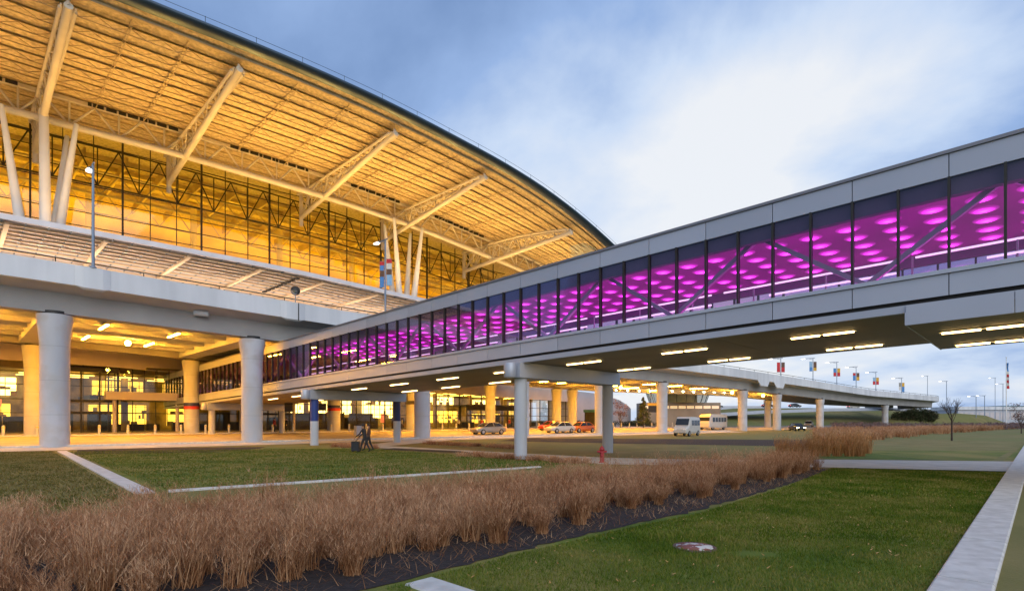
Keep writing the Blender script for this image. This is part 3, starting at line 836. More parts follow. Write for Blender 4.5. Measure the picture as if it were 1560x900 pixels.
# cantilever trusses
def crossz(t): return zpipe(t)
for t in TR:
    mb = MB(); zp = zpipe(t); ze = zeave(t)
    tip = V(LP(t, 3.9, ze - 1.8)); low = V(LP(t, 26.4, zp - 1.0))
    mb.tube(tip, low, .30, n=10)
    # double top chord under the deck
    for dt in (-.45, .45):
        pts = [LP(t + dt, s, zsoff(t, s) - .95 - .0 * s) for s in (4.4, 8, 14, 20, 26.4)]
        for a, b in zip(pts, pts[1:]): mb.tube(a, b, .15, n=6)
        k = 0
        for s0, s1 in zip((4, 7.5, 11, 14.5, 18, 21.5), (7.5, 11, 14.5, 18, 21.5, 26)):
            f0, f1 = (s0 - 3) / 23.4, (s1 - 3) / 23.4; sm = (s0 + s1) / 2; fm = (f0 + f1) / 2
            bot = tip.lerp(low, fm)
            mb.tube(LP(t + dt, s0, zsoff(t, s0) - .95), bot, .07, n=5); mb.tube(bot, LP(t + dt, s1, zsoff(t, s1) - .95), .07, n=5)
            mb.tube(LP(t + dt, sm, zsoff(t, sm) - .95), bot, .06, n=5)
    mb.tube(tip, LP(t, 4.2, ze - 1.3), .12, n=6)
    # hanger post at the wall end
    mb.tube(LP(t, 26.4, zp - 2.2), LP(t, 26.4, zsoff(t, 26.4) - .5), .27, n=8)
    mb.tube(low, LP(t, 23.0, zsoff(t, 23) - .9), .16, n=6)
    tpart('truss', mb, M['truss_steel'])
# long horizontal pipe with its lattice above, and the dark louvres at the deck
mb = MB()
for a, b in zip(TS, TS[1:]): mb.tube(LP(a, 20, zpipe(a)), LP(b, 20, zpipe(b)), .34, n=10, caps=False)
tpart('front_pipe', mb, M['truss_steel'])
mb = MB()
for a, b in zip(TS, TS[1:]): mb.beam(LP(a, 20, zsoff(a, 20) - .35), LP(b, 20, zsoff(b, 20) - .35), .35, .35)
k = 0
for a, b in zip(TR, TR[1:] + [69]):
    m_ = max(3, round((b - a) / 3.9)); w_ = (b - a) / m_
    for i in range(m_):
        x0, x1 = a + i * w_, a + (i + 1) * w_; xm = (x0 + x1) / 2
        mb.tube(LP(x0, 20, zsoff(x0, 20) - .5), LP(xm, 20, zpipe(xm)), .11, n=6); mb.tube(LP(xm, 20, zpipe(xm)), LP(x1, 20, zsoff(x1, 20) - .5), .11, n=6)
        mb.tube(LP(xm, 20, zpipe(xm)), LP(xm, 20, zsoff(xm, 20) - .5), .09, n=6)
tpart('longitudinal_truss', mb, M['truss_steel'])
for a, b in zip(TR, TR[1:]):
    x = a + .28 * (b - a)
    mb = MB()
    while x < a + .86 * (b - a):
        wv = random.choice((1.0, 1.0, .7, .35))
        mb.box(LP(x + wv / 2, 19.6, zsoff(x, 19.6) - .42), wv * .86, .1, .34, EE, DD); x += wv * 1.06
    tpart('louvre', mb, M['black'])
# white raking columns
def taper(mb, p0, p1, r0, r1, r2):
    p0, p1 = V(p0), V(p1); m = p0.lerp(p1, .4)
    mb.tube(p0, m, r0, r1, 14, False); mb.tube(m, p1, r1, r2, 14, False)
for tb, legs in ((1.1, [(-1.7, 19.0), (3.7, 19.0), (-1.3, 22.5), (3.4, 22.5)]), (40.2, [(37.8, 19.2), (42.2, 19.2), (38.3, 22.4), (42.4, 22.4)])):
    for tt, s in legs:
        mb = MB(); sg = 1 if tt > tb else -1
        taper(mb, LP(tb + sg * .35, 20.7 + (s - 20.7) * .3, 12), LP(tt, s, zpipe(tt) - .1), .46, .45, .20)
        tpart('raking_column', mb, M['white_steel'])
mb = MB(); taper(mb, LP(1.35, 17.6, 12), LP(1.3, 19.4, zpipe(1.3) + .6), .47, .47, .36); tpart('raking_column', mb, M['white_steel'])
# glass front: bays between the heavy mullions
SG = 28.0
def bay_edges():
    e = []; t = -31.0
    while t < 70: e.append(t); t += 8.0
    return e
BE = bay_edges()
ZB = 11.6
for a, b in zip(BE, BE[1:]):
    mb = MB(); m_ = 3
    for i in range(m_):
        x0, x1 = a + (b - a) * i / m_, a + (b - a) * (i + 1) / m_
        mb.quad(LP(x0, SG, ZB), LP(x1, SG, ZB), LP(x1, SG, zsoff(x1, SG) - .05), LP(x0, SG, zsoff(x0, SG) - .05))
    gl = tpart('glazing', mb, M['glass_hall'])
    mb = MB()
    for i in range(3):
        x = a + (b - a) * i / 3; wd = .17 if i == 0 else .075
        mb.box(LP(x, SG - .12, (ZB + zsoff(x, SG)) / 2), wd, .24 if i == 0 else .14, zsoff(x, SG) - ZB, EE, DD)
    z = ZB + 1.1
    while z < zsoff(a, SG):
        if z < zsoff(b, SG) - .1: mb.beam(LP(a, SG - .03, z), LP(b, SG - .03, z), .09, .085)
        z += 1.55
    mb.build('mullion_frame', M['mullion'], gl, T0)
# steel lattice just inside the glass
mb = MB()
for a, b in zip(BE, BE[1:]):
    xm = (a + b) / 2
    for z_ in (lambda t: zsoff(t, 30) - .4, lambda t: zpipe(t) - 1.9):
        mb.beam(LP(a, 30, z_(a)), LP(b, 30, z_(b)), .15, .15)
    for x0, x1 in ((a, xm), (xm, b)):
        xq = (x0 + x1) / 2
        mb.tube(LP(x0, 30, zsoff(x0, 30) - .4), LP(xq, 30, zpipe(xq) - 1.9), .075, n=5); mb.tube(LP(xq, 30, zpipe(xq) - 1.9), LP(x1, 30, zsoff(x1, 30) - .4), .075, n=5)
        mb.tube(LP(xq, 30, zpipe(xq) - 1.9), LP(xq, 30, zsoff(xq, 30) - .4), .07, n=5)
tpart('inner_truss', mb, M['mullion'])
for s_ in (35.0, 43.0):
    mb = MB()
    for k in range(25):
        x0 = -30 + k * 4.0; x1 = x0 + 4.0; xq = x0 + 2.0; zt = lambda t: zsoff(t, s_) - 1.4; zb_ = lambda t: zsoff(t, s_) - 4.2
        mb.tube(LP(x0, s_, zt(x0)), LP(x1, s_, zt(x1)), .15, n=5); mb.tube(LP(x0, s_, zb_(x0)), LP(x1, s_, zb_(x1)), .15, n=5)
        mb.tube(LP(x0, s_, zt(x0)), LP(xq, s_, zb_(xq)), .09, n=5); mb.tube(LP(xq, s_, zb_(xq)), LP(x1, s_, zt(x1)), .09, n=5)
    tpart('hall_truss', mb, M['purlin_steel'])
# interior of the hall
mb = MB()
ts2 = TS[::3]
for a, b in zip(ts2, ts2[1:]):
    mb.quad(LP(a, 50, 11), LP(b, 50, 11), LP(b, 50, zsoff(b, 50) - .02), LP(a, 50, zsoff(a, 50) - .02))
mb.quad(LP(-34, 29, 11), LP(-34, 50, 11), LP(-34, 50, 33), LP(-34, 29, 33)); mb.quad(LP(69.5, 29, 11), LP(69.5, 50, 11), LP(69.5, 50, 27), LP(69.5, 29, 27))
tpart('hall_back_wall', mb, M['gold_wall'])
mb = MB()
for a, b in zip(ts2, ts2[1:]):
    mb.hexa([LP(a, 37, 11), LP(b, 37, 11), LP(b, 37.4, 11), LP(a, 37.4, 11), LP(a, 37, zcano(a) + 5.6), LP(b, 37, zcano(b) + 5.6), LP(b, 37.4, zcano(b) + 5.6), LP(a, 37.4, zcano(a) + 5.6)])
tpart('hall_partition', mb, M['pink_wall'])
mb = MB()
for t in range(-30, 66, 4):     # fins of the ceiling bays inside the hall
    for s0, s1 in ((31, 40), (40, 49)):
        mb.beam(LP(t, s0, zsoff(t, s0) - .9), LP(t, s1, zsoff(t, s1) - .9), .22, 1.1)
for s in (33, 36, 39, 42, 45):
    for a, b in zip(TS, TS[1:]): mb.beam(LP(a, s, zsoff(a, s) - .4), LP(b, s, zsoff(b, s) - .4), .18, .5)
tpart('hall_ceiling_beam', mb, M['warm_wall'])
mb = MB()
for t in range(-28, 68, 12):
    mb.tube(LP(t, 42, 11), LP(t, 42, zsoff(t, 42) - .4), .45, n=12)
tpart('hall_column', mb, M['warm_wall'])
mb = MB(); mb.hexa([LP(-36, 24.6, 10.9), LP(70, 24.6, 9.6), LP(70, 50, 9.6), LP(-36, 50, 10.9), LP(-36, 24.6, 11.5), LP(70, 24.6, 10.4), LP(70, 50, 10.4), LP(-36, 50, 11.5)])
tpart('upper_floor', mb, M['concrete_dk'])
# lower storey facade
SF = 36.0
def zlow(t): return 9.0 - .028 * max(0, t)
lo_edges = [-36 + 7.5 * i for i in range(18)]
for a, b in zip(lo_edges, lo_edges[1:]):
    mb = MB(); mb.quad(LP(a, SF, .57), LP(b, SF, .57), LP(b, SF, zlow(b)), LP(a, SF, zlow(a)))
    gl = tpart('shopfront', mb, M['glass_low'])
    mb = MB()
    for i in range(3):
        x = a + (b - a) * i / 3
        mb.box(LP(x, SF - .08, (.57 + zlow(x)) / 2), .16 if i == 0 else .08, .16, zlow(x) - .57, EE, DD)
    for z in (.65, 2.9, 4.5, 6.2, 7.7):
        mb.beam(LP(a, SF - .03, z), LP(b, SF - .03, z), .08, .09)
    mb.build('mullion_frame', M['mullion'], gl, T0)
mb = MB()
for a, b in zip(lo_edges, lo_edges[1:]):
    s0, s1 = (interp(t, [(10, 30.5), (19, 33.5), (24, 35.2)]) for t in (a, b))
    mb.hexa([LP(a, s0, zlow(a) - .5), LP(b, s1, zlow(b) - .5), LP(b, SF + .5, zlow(b)), LP(a, SF + .5, zlow(a)), LP(a, s0 - .5, 10.7), LP(b, s1 - .5, 10.0), LP(b, SF + .5, 10.0), LP(a, SF + .5, 10.7)])
tpart('fascia_band', mb, M['beige'])
mb = MB()
mb.quad(LP(-36, 36, .58), LP(92, 36, .58), LP(92, 50, .58), LP(-36, 50, .58)); tpart('hall_floor', mb, M['floor_in'])
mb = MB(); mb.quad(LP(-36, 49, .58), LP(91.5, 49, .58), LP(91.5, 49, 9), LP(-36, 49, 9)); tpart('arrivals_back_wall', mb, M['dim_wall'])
mb = MB(); mb.quad(LP(-36, 36.1, 8.6), LP(91.5, 36.1, 7.0), LP(91.5, 49, 7.0), LP(-36, 49, 8.6)); tpart('arrivals_ceiling', mb, M['warm_wall'])
mb = MB()
for a, b in zip(lo_edges, lo_edges[1:]):
    ca, cb2 = (8.6 - 1.6 * (t + 36) / 127.5 - .04 for t in (a, b))
    mb.quad(LP(a, 36.14, ca), LP(b, 36.14, cb2), LP(b, 36.14, max(cb2 + .05, zlow(b) + .4)), LP(a, 36.14, max(ca + .05, zlow(a) + .4)))
tpart('bulkhead', mb, M['warm_wall'])
# lit ceiling panels, backlit shop walls, interior pillars and counters
for i in range(26):
    t = -30 + i * 4.6
    mb = MB(); mb.box(LP(t, 39.5, 8.25 - .0175 * max(0, t + 36) * .72), 2.6, .5, .08, EE, DD); mb.box(LP(t, 43.5, 8.25 - .0175 * max(0, t + 36) * .72), 2.6, .5, .08, EE, DD)
    tpart('ceiling_panel', mb, M['int_panel'])
for (t0, t1, z0, z1, m_) in ((-14, -6.5, 5.6, 8.0, 'lit_white'), (-13, -7, 2.4, 4.6, 'lit_gold'), (-3.2, 1.2, 5.2, 7.6, 'lit_white'), (-2.5, .6, 1.6, 4.2, 'lit_gold'), (9, 15, 5.3, 7.6, 'lit_gold'),
                             (8.6, 15.4, 1.4, 4.2, 'lit_gold'), (17.5, 21, 5.4, 7.4, 'lit_gold'), (18, 21.5, 1.2, 4.0, 'lit_gold'), (36, 47, 3.0, 7.0, 'lit_white'), (49, 55, 2.4, 7.0, 'lit_white'),
                             (61, 69, 5.2, 6.9, 'lit_white'), (62, 70, 1.5, 3.9, 'lit_gold'), (74, 80, 4.6, 6.4, 'lit_white'), (73, 82, 1.4, 3.4, 'lit_gold'), (84, 90, 3, 6, 'lit_gold')):
    mb = MB(); mb.box(LP((t0 + t1) / 2, 47.6, (z0 + z1) / 2), t1 - t0, .2, z1 - z0, EE, DD); bp_ = tpart('backlit_panel', mb, M[m_])
    mb = MB(); r_ = random.Random(int(t0 * 10) + 77)
    for k in range(int((t1 - t0) / 1.1) + 1): mb.box(LP(t0 + k * 1.1, 47.3, (z0 + z1) / 2), .08, .1, z1 - z0, EE, DD)
    for z in np.arange(z0, z1 + .1, .85): mb.box(LP((t0 + t1) / 2, 47.3, z), t1 - t0, .3, .06, EE, DD)
    for k in range(int((t1 - t0) * 2.2)):
        h_ = r_.uniform(.2, .75); zz = z0 + .85 * r_.randrange(max(1, int((z1 - z0) / .85)))
        mb.box(LP(r_.uniform(t0 + .3, t1 - .3), 47.2, zz + h_ / 2 + .03), r_.uniform(.15, .7), .25, h_, EE, DD)
    mb.build('shelf', M['warm_wall'], bp_, T0)
for t, z, w_, h_ in ((-1.2, 4.2, 1.6, .9), (3.4, 4.6, 1.5, .9), (-10, 4.0, 1.8, .6), (41, 2.6, .9, 1.6), (46, 2.4, 1.0, 1.2), (51, 2.4, .9, 1.6), (76, 2.6, .8, 1.7)):
    mb = MB(); mb.box(LP(t, 44, z), w_, .15, h_, EE, DD); tpart('red_sign', mb, M['sign_red'])
mb = MB()
for t in range(-30, 92, 8): mb.tube(LP(t + 1.5, 40.5, .58), LP(t + 1.5, 40.5, 8.4 - .0125 * (t + 36)), .4, n=12)
tpart('arrivals_pillar', mb, M['warm_wall'])
mb = MB(); rr = random.Random(4)
for i in range(54):
    t = rr.uniform(-30, 90); s = rr.uniform(38, 46); w_ = rr.uniform(.8, 3.2); h_ = rr.choice((.9, 1.1, 1.2, 1.9, 2.6))
    mb.box(LP(t, s, .58 + h_ / 2), w_, rr.uniform(.5, 1.0), h_, EE, DD)
for t in (33, 38, 43): mb.box(LP(t, 37.2, 1.9), 4.2, .12, 2.5, EE, DD)
tpart('counter', mb, M['mullion'])
mb = MB()
for t in (12, 24): mb.box(LP(t, 41, 4.9), 9.5, 9, .5, EE, DD)
tpart('gallery_floor', mb, M['dark_steel'])
# glazed entrance vestibules standing out from the front
def vestibule(t0, t1, z1, dep, head):
    mb = MB()
    for t in np.linspace(t0, t1, 5):
        mb.box(LP(t, SF - dep, (.57 + z1) / 2), .16, .16, z1 - .57, EE, DD)
    for s in (SF - dep, SF - dep / 2):
        for t in (t0, t1): mb.box(LP(t, s, (.57 + z1) / 2), .12, .12, z1 - .57, EE, DD)
    for z in (2.9, 4.3, z1 - .2):
        mb.box(LP((t0 + t1) / 2, SF - dep, z), t1 - t0, .2, .3 if z < z1 - .3 else head, EE, DD)
    mb.box(LP((t0 + t1) / 2, SF - dep / 2, z1 + .1), t1 - t0 + .4, dep + .3, .2, EE, DD)
    f = tpart('entrance_vestibule', mb, M['dark_steel'])
    g = MB(); g.quad(LP(t0, SF - dep + .05, .6), LP(t1, SF - dep + .05, .6), LP(t1, SF - dep + .05, z1), LP(t0, SF - dep + .05, z1))
    g.build('door_glass', M['glass_low'], f, T0)
vestibule(2.4, 9.4, 8.2, 3.2, .5); vestibule(60.5, 73, 4.6, 3.4, 1.0); vestibule(24, 30, 4.2, 2.4, .6)
mb = MB()
for a, b in ((8, 17), (17, 31)):
    mb.box(LP((a + b) / 2, 31.8, 4.95), b - a, 1.0, .95, EE, DD)
mb.box(LP(19.5, 34.2, 4.7), 23, 3.6, .4, EE, DD)
bal = tpart('mezzanine_balcony', mb, M['beige'])
mb = MB(); mb.quad(LP(8, 31.5, 5.45), LP(31, 31.5, 5.45), LP(31, 31.5, 8.3), LP(8, 31.5, 8.3)); mb.build('glazing', M['glass_low'], bal, T0)
mb = MB()
for i in range(19): mb.box(LP(8 + i * 1.28, 31.4, 6.9), .07, .1, 2.9, EE, DD)
mb.beam(LP(8, 31.4, 8.35), LP(31, 31.4, 8.35), .2, .25)
mb.build('mullion_frame', M['mullion'], bal, T0)
mb = MB()
for t in (9, 15.5, 23, 30): mb.tube(LP(t, 32.2, .57), LP(t, 32.2, 4.5), .22, n=10)
tpart('balcony_post', mb, M['beige'])
# end wing: pale curved wall
mb = MB(); rings = []
for k in range(15):
    f = k / 14; t = 92 + 34 * f; s = SF + 2 + 9 * f * f
    rings.append([LP(t, s, .4), LP(t, s, 8.6 - 3.4 * f * f), LP(t, s + 6, 8.8 - 3.4 * f * f), LP(t, s + 6, .4)])
mb.loft(rings); tpart('end_wing_wall', mb, M['grey_wall'])
def area(name, loc, direction, sx, sy, energy, color, spread=None):
    l = bpy.data.lights.new(name, 'AREA'); l.shape = 'RECTANGLE'; l.size = sx; l.size_y = sy; l.energy = energy; l.color = color
    if spread: l.spread = math.radians(spread)
    o = bpy.data.objects.new(name, l); COL.objects.link(o); o.location = loc
    o.rotation_euler = V(direction).to_track_quat('-Z', 'Y').to_euler(); return o
AMB = (1, .60, .20)
# floodlights of the building: on the canopy, washing the roof deck; in the hall, washing its ceiling and wall
for i in range(12):
    t = -22 + i * 8.2
    area('roof_floodlight', LP(t, 14.5, zcano(t) + .9), (DD * -.12 + UP), 1.0, .5, [520, 480, 480, 620, 900, 1150, 1200, 1200, 1100, 1000, 900, 800][i], (1, .50 + .0085 * i, .06 + .009 * i), 125)
    mb = MB(); mb.box(LP(t, 14.5, zcano(t) + .72), 1.1, .6, .3, EE, DD); tpart('floodlight', mb, M['black'])
for i in range(10):
    t = -24 + i * 9.6
    area('hall_uplight', LP(t, 40.0, zcano(t) + 5.5), (DD * .5 + UP * .5), 3.0, .8, 1000, (1, .52, .02))
    area('hall_wash', LP(t, 29.6, zcano(t) + 1.0), (DD * 1 + UP * .5), 2.5, .5, [1150, 1600, 1000, 1500, 950, 1600, 1150, 1500, 1000, 1300][i], (1, .58, .012))

# ------------------------------------------------------------------ louvred canopy of the upper road
C0 = LP(16, 13, zcano(16))
CAN = thing('louvred_canopy', 'long grey louvred canopy with warm ribs over the upper kerb of the terminal', 'canopy', C0)
def cpart(name, mb, mat, p=None): return mb.build(name, mat, p or CAN, C0)
TC = [-34 + 4 * i for i in range(26)]
mb = MB()
for a, b in zip(TC, TC[1:]):
    mb.hexa([LP(a, 6, zcano(a) + .12), LP(b, 6, zcano(b) + .12), LP(b, 19, zcano(b) + .12), LP(a, 19, zcano(a) + .12), LP(a, 6, zcano(a) + .2), LP(b, 6, zcano(b) + .2), LP(b, 19, zcano(b) + .2), LP(a, 19, zcano(a) + .2)])
cpart('canopy_deck', mb, surf('frosted_panel', (.64, .60, .65), (.54, .50, .55), .8, .5))
mb = MB()
for a, b in zip(TC, TC[1:]):
    mb.beam(LP(a, 5.9, zcano(a) + .05), LP(b, 5.9, zcano(b) + .05), .16, .42)
    for k in range(25):
        s = 6.3 + k * .52
        mb.beam(LP(a, s, zcano(a)), LP(b, s, zcano(b)), .09, .20)
cpart('louvre_blade', mb, surf('louvre_metal', (.70, .67, .71), (.62, .59, .63), .8, .45, metal=.1))
mb = MB()
for s in (6.9, 8.0, 9.2, 10.4, 11.7, 13.0, 14.4, 15.9, 17.4):
    for a, b in zip(TC, TC[1:]): mb.beam(LP(a, s, zcano(a) - .18), LP(b, s, zcano(b) - .18), .17, .16)
for t in range(-32, 66, 6): mb.beam(LP(t, 6.4, zcano(t) - .26), LP(t, 18.8, zcano(t) - .26), .28, .22)
cpart('rib', mb, surf('ochre_rib', (.82, .66, .48), (.74, .58, .42), .6, .6))
mb = MB()
for k in range(72):
    t = -32 + k * 1.35
    mb.beam(LP(t, 6.2, zcano(t) - .08), LP(t, 18.8, zcano(t) - .08), .07, .12)
cpart('cross_bar', mb, M['pole'])
mb = MB()
for t in (19.5, 37.5):
    for k in range(9): mb.box(LP(t, 7.0 + k * 1.0, zcano(t) - .34), .34, .62, .12, EE, DD)
cpart('vent', mb, M['black'])
for t in range(-32, 66, 12):
    mb = MB(); mb.tube(LP(t, 17.4, zpar(t) - 1.2), LP(t, 17.4, zcano(t) - .2), .16, n=8); cpart('canopy_post', mb, M['white_steel'])
for t in range(-29, 62, 6):     # added unseen fill lights that brighten the canopy underside
    area('added_canopy_fill', LP(t, 12.0, zpar(t) - .6), UP + DD * .15, 2.2, .3, 480, (1, .74, .52))

# ------------------------------------------------------------------ elevated road
E0 = LP(30, 12, 0)
RD = thing('road_viaduct', 'long elevated concrete road on round flared columns passing in front of the terminal', 'elevated road', E0)
def rpart(name, mb, mat, p=None): return mb.build(name, mat, p or RD, E0)
def vw(t): return interp(t, [(84, 24), (108, 13), (400, 11)])
TV = [-60 + 5 * i for i in range(59)]       # -60 .. 230
def pl(t, s, dz):                            # bends away at the far end
    if t > 205: s = s + (t - 205) ** 2 * .022
    return LP(t, s, zpar(t) + dz)
mb = MB()
PF = [(-1.2, 0), (-1.22, -1.42), (-1.0, -1.46), (-.95, -1.0), (-.85, -.98), (-.9, 0)]
mb.loft([[pl(t, s, z) for s, z in PF] for t in TV]); par_f = rpart('parapet', mb, M['parapet'])
mb = MB(); mb.loft([[pl(t, vw(t) - s, z) for s, z in PF] for t in TV]); rpart('parapet', mb, M['parapet'])
mb = MB(); mb.loft([[pl(t, -1.0, -1.44), pl(t, .45, -1.78), pl(t, vw(t) - .45, -1.78), pl(t, vw(t) + 1.0, -1.44), pl(t, vw(t) + .95, -1.02), pl(t, -.95, -1.02)] for t in TV])
rpart('deck_slab', mb, M['concrete'])
for side in (0, 1):
    mb = MB()
    mb.loft([[pl(t, s, z) for s, z in ([(.46, -1.76), (.55, -3.2), (1.75, -3.2), (1.85, -1.78)] if not side else [(vw(t) - 1.85, -1.78), (vw(t) - 1.75, -3.2), (vw(t) - .55, -3.2), (vw(t) - .46, -1.76)])] for t in TV])
    rpart('edge_girder', mb, M['concrete_dk'])
TD = [t for t in TV if t <= 120]
for f in np.linspace(.17, .83, 6):
    mb = MB(); mb.loft([[pl(t, f * vw(t) - .3, -1.80), pl(t, f * vw(t) - .22, -2.75), pl(t, f * vw(t) + .22, -2.75), pl(t, f * vw(t) + .3, -1.80)] for t in TD])
    rpart('deck_beam', mb, M['concrete'])
def column(t, s, r, ztop, fl=1.22, band=False):
    p = LP(t, s); g0 = ground(p.x, p.y) + (.0 if s < 20 else .1); h = ztop - g0
    mb = MB(); mb.lathe((p.x, p.y, g0 - .1), [(r, 0), (r, .1 + h * .72), (r * 1.015, .1 + h * .78), (r * 1.06, .1 + h * .84), (r * 1.13, .1 + h * .90), (r * fl, .1 + h * .96), (r * fl * 1.005, .1 + h)], 32)
    c = rpart('column', mb, M['column'])
    m2 = MB(); m2.lathe((p.x, p.y, g0 + .1 + h), [(r * .9, -.12), (r * .9, .16)], 24); m2.build('bearing', M['black'], c, E0)
    if band:
        for z0, z1, mm in ((2.75, 3.1, 'redband'), (3.1, 3.5, 'navy')):
            m3 = MB(); m3.lathe((p.x, p.y, g0), [(r + .006, z0), (r + .006, z1)], 32, False); m3.build('painted_band', M[mm], c, E0)
FC = [(-15, .82), (.2, .85), (13.2, .84), (29.8, .83), (43.5, .82), (57.5, .82), (71.3, .80), (95, .78), (108, .74), (127.7, .73), (168, .72)]
for t, r in FC: column(t, 1.1 if t < 90 else 1.0, r, zpar(t) - 3.32)
RC = [(-16, .78), (.9, .78), (14.6, .79), (31.3, .86), (43.0, .78), (57.5, .82), (72.5, .82), (76.5, .86), (96, .78), (127.7, .72)]
for t, r in RC: column(t, vw(t) - 1.0, r, zpar(t) - 3.32, band=t in (14.6, 31.3))
for t in (-15.5, .45, 13.9, 30.5, 43.3, 57.5, 71.9):
    mb = MB(); h0 = zpar(t)
    for s0, s1 in ((1.86, 22.1),):
        mb.hexa([pl(t - .75, s0, -3.15), pl(t + .75, s0, -3.15), pl(t + .75, s1, -3.15), pl(t - .75, s1, -3.15), pl(t - .85, s0, -1.8), pl(t + .85, s0, -1.8), pl(t + .85, s1, -1.8), pl(t - .85, s1, -1.8)])
    rpart('cross_head', mb, M['concrete'])
# widened pads of the parapet that carry lamp posts, the joint and the drain
LPT = [2.0, 15.6, 33.0, 98, 104]
for t in LPT:
    mb = MB(); wd = 1.0 if t < 90 else 2.2; dp = -1.62 if t < 90 else -2.5
    q = [(-1.24, -.01), (-1.40, -.03), (-1.40, dp + .12), (-1.24, dp)]
    mb.loft([[pl(t - wd, -1.24, -.02), pl(t - wd, -1.25, -.02), pl(t - wd, -1.25, -1.40), pl(t - wd, -1.24, -1.40)]] + [[pl(t + x, s, z) for s, z in q] for x in (-wd * .55, wd * .55)] + [[pl(t + wd, -1.24, -.02), pl(t + wd, -1.25, -.02), pl(t + wd, -1.25, -1.40), pl(t + wd, -1.24, -1.40)]])
    rpart('parapet_pad', mb, M['parapet'])
for t in (15.6,):
    mb = MB(); mb.box(pl(t + .4, -1.44, -.8), .06, .06, 1.5, EE, DD); rpart('expansion_joint', mb, M['black'])
mb = MB(); mb.tube(pl(8.6, .2, -1.9), pl(9.5, -.2, -1.9), .22, n=12); rpart('drain_pipe', mb, M['concrete'])
mb = MB()
for a, b in zip(TV, TV[1:]):
    mb.tube(pl(a, -1.05, .30), pl(b, -1.05, .30), .045, n=5); mb.tube(pl(a, -1.05, 0), pl(a, -1.05, .3), .035, n=5)
rpart('hand_rail', mb, M['dark_steel'])
# upper carriageway lies on the deck
mb = MB(); mb.loft([[pl(t, -.8, -1.0), pl(t, vw(t) + .8, -1.0)] for t in TV], closed=False); rpart('carriageway', mb, M['road'])
# lamps under the deck
LG = 'slim lamps under the elevated road deck'
def slim_lamp(p, axis, L, label, mat='lamp_warm', group=LG):
    t = thing('strip_lamp', label, 'strip lamp', p, 0, group)
    a = MB(); a.box((0, 0, .07), L, .26, .10, axis, UP.cross(V(axis))); a.build('housing', M['white_steel'], t)
    b = MB(); b.box((0, 0, 0), L * .97, .17, .06, axis, UP.cross(V(axis))); b.build('diffuser', M[mat], t)
    return t
for t in (-24, -18, -8, -3.4, 4.0, 9.0, 17.5, 23.5, 36, 40, 49, 53, 63, 67, 78, 84, 92):
    for s in (((7.5, 16.0) if int(abs(t) * 10) % 2 == 0 or t > 45 else (7.5,)) if vw(t) > 20 else (5.0,)):
        p = pl(t, s, -2.84)
        slim_lamp(p, DD, 3.4, 'slim warm strip lamp under the elevated road deck')
for t in (6.8, 78, 100, 112, 118):
    s = 13.6 if t < 90 else 5.5
    p = pl(t, s, -3.2)
    r = thing('globe_lamp', 'glowing round amber lamp hanging under the elevated road deck', 'globe lamp', p, 0, 'amber globe lamps under the elevated road')
    a = MB(); a.ball((0, 0, 0), .24, 14, 8); a.build('globe', M['lamp_globe'], r)
    a = MB(); a.tube((0, 0, .22), (0, 0, 1.4), .04, n=6); a.lathe((0, 0, .2), [(.15, 0), (.15, .06), (.04, .09)], 10, False); a.build('stem', M['black'], r)
for i in range(12):
    p = LP(84 + i * 2.3, vw(84 + i * 2.3) * .8, zpar(90) - 3.0)
    r = thing('string_lamp', 'small white lamp in the bright row under the curved part of the elevated road', 'lamp', p, 0, 'row of bright lamps under the elevated road')
    a = MB(); a.ball((0, 0, 0), .17, 10, 6); a.build('bulb', emit('x', (1, .8, .45), 30) if i == 0 else bpy.data.materials['x'], r)
    a = MB(); a.tube((0, 0, .15), (0, 0, 1.1), .025, n=5); a.build('stem', M['black'], r)
bpy.data.materials['x'].name = 'string_lamp_glow'

# ------------------------------------------------------------------ skybridge
S0 = BP(18, 4.4, 0)
SB = thing('skybridge', 'enclosed glass footbridge with grey metal panels glowing magenta inside', 'skybridge', S0)
def bpart(name, mb, mat, p=None): return mb.build(name, mat, p or SB, S0)
BL0, BL1, BW, PW = -15.86, 84.18, 8.8, 1.22
ZRT, ZGT, ZGB, ZFB, ZSO = 9.86, 9.06, 6.415, 5.66, 5.34
def ring(l, pts): return [BP(l, w_, z) for w_, z in pts]
mb = MB()
mb.loft([ring(l, [(.06, ZGT + .01), (.06, ZRT - .12), (BW - .06, ZRT - .12), (BW - .06, ZGT + .01)]) for l in (BL0, BL1)]); bpart('roof', mb, M['panel_dk'])
mb = MB()
for w0, w1 in ((-.06, .25), (BW - .25, BW + .06)):
    mb.loft([ring(l, [(w0, ZRT - .1), (w1, ZRT - .1), (w1, ZRT), (w0, ZRT)]) for l in (BL0, BL1)])
bpart('coping', mb, surf('coping_metal', (.22, .22, .25), (.19, .19, .215), .5, .4, metal=.4))
k0 = -13; NPAN = 82
for i in range(k0, k0 + NPAN, 2):
    l0, l1 = i * PW + .012, (i + 2) * PW - .012
    mb = MB()
    mb.loft([ring(l, [(0, ZGT + .02), (0, ZRT - .105), (.05, ZRT - .105), (.05, ZGT + .02)]) for l in (l0, l1)])
    bpart('upper_panel', mb, M['panel'])
    mb = MB()
    mb.loft([ring(l, [(0, ZFB), (0, ZGB - .13), (.05, ZGB - .13), (.05, ZFB)]) for l in (l0, l1)])
    bpart('lower_panel', mb, M['panel'])
mb = MB()
for w0, w1 in ((BW - .05, BW),):
    mb.loft([ring(l, [(w0, ZGT), (w1, ZGT), (w1, ZRT - .105), (w0, ZRT - .105)]) for l in (BL0, BL1)])
    mb.loft([ring(l, [(w0, ZFB), (w1, ZFB), (w1, ZGB), (w0, ZGB)]) for l in (BL0, BL1)])
bpart('rear_cladding', mb, M['panel'])
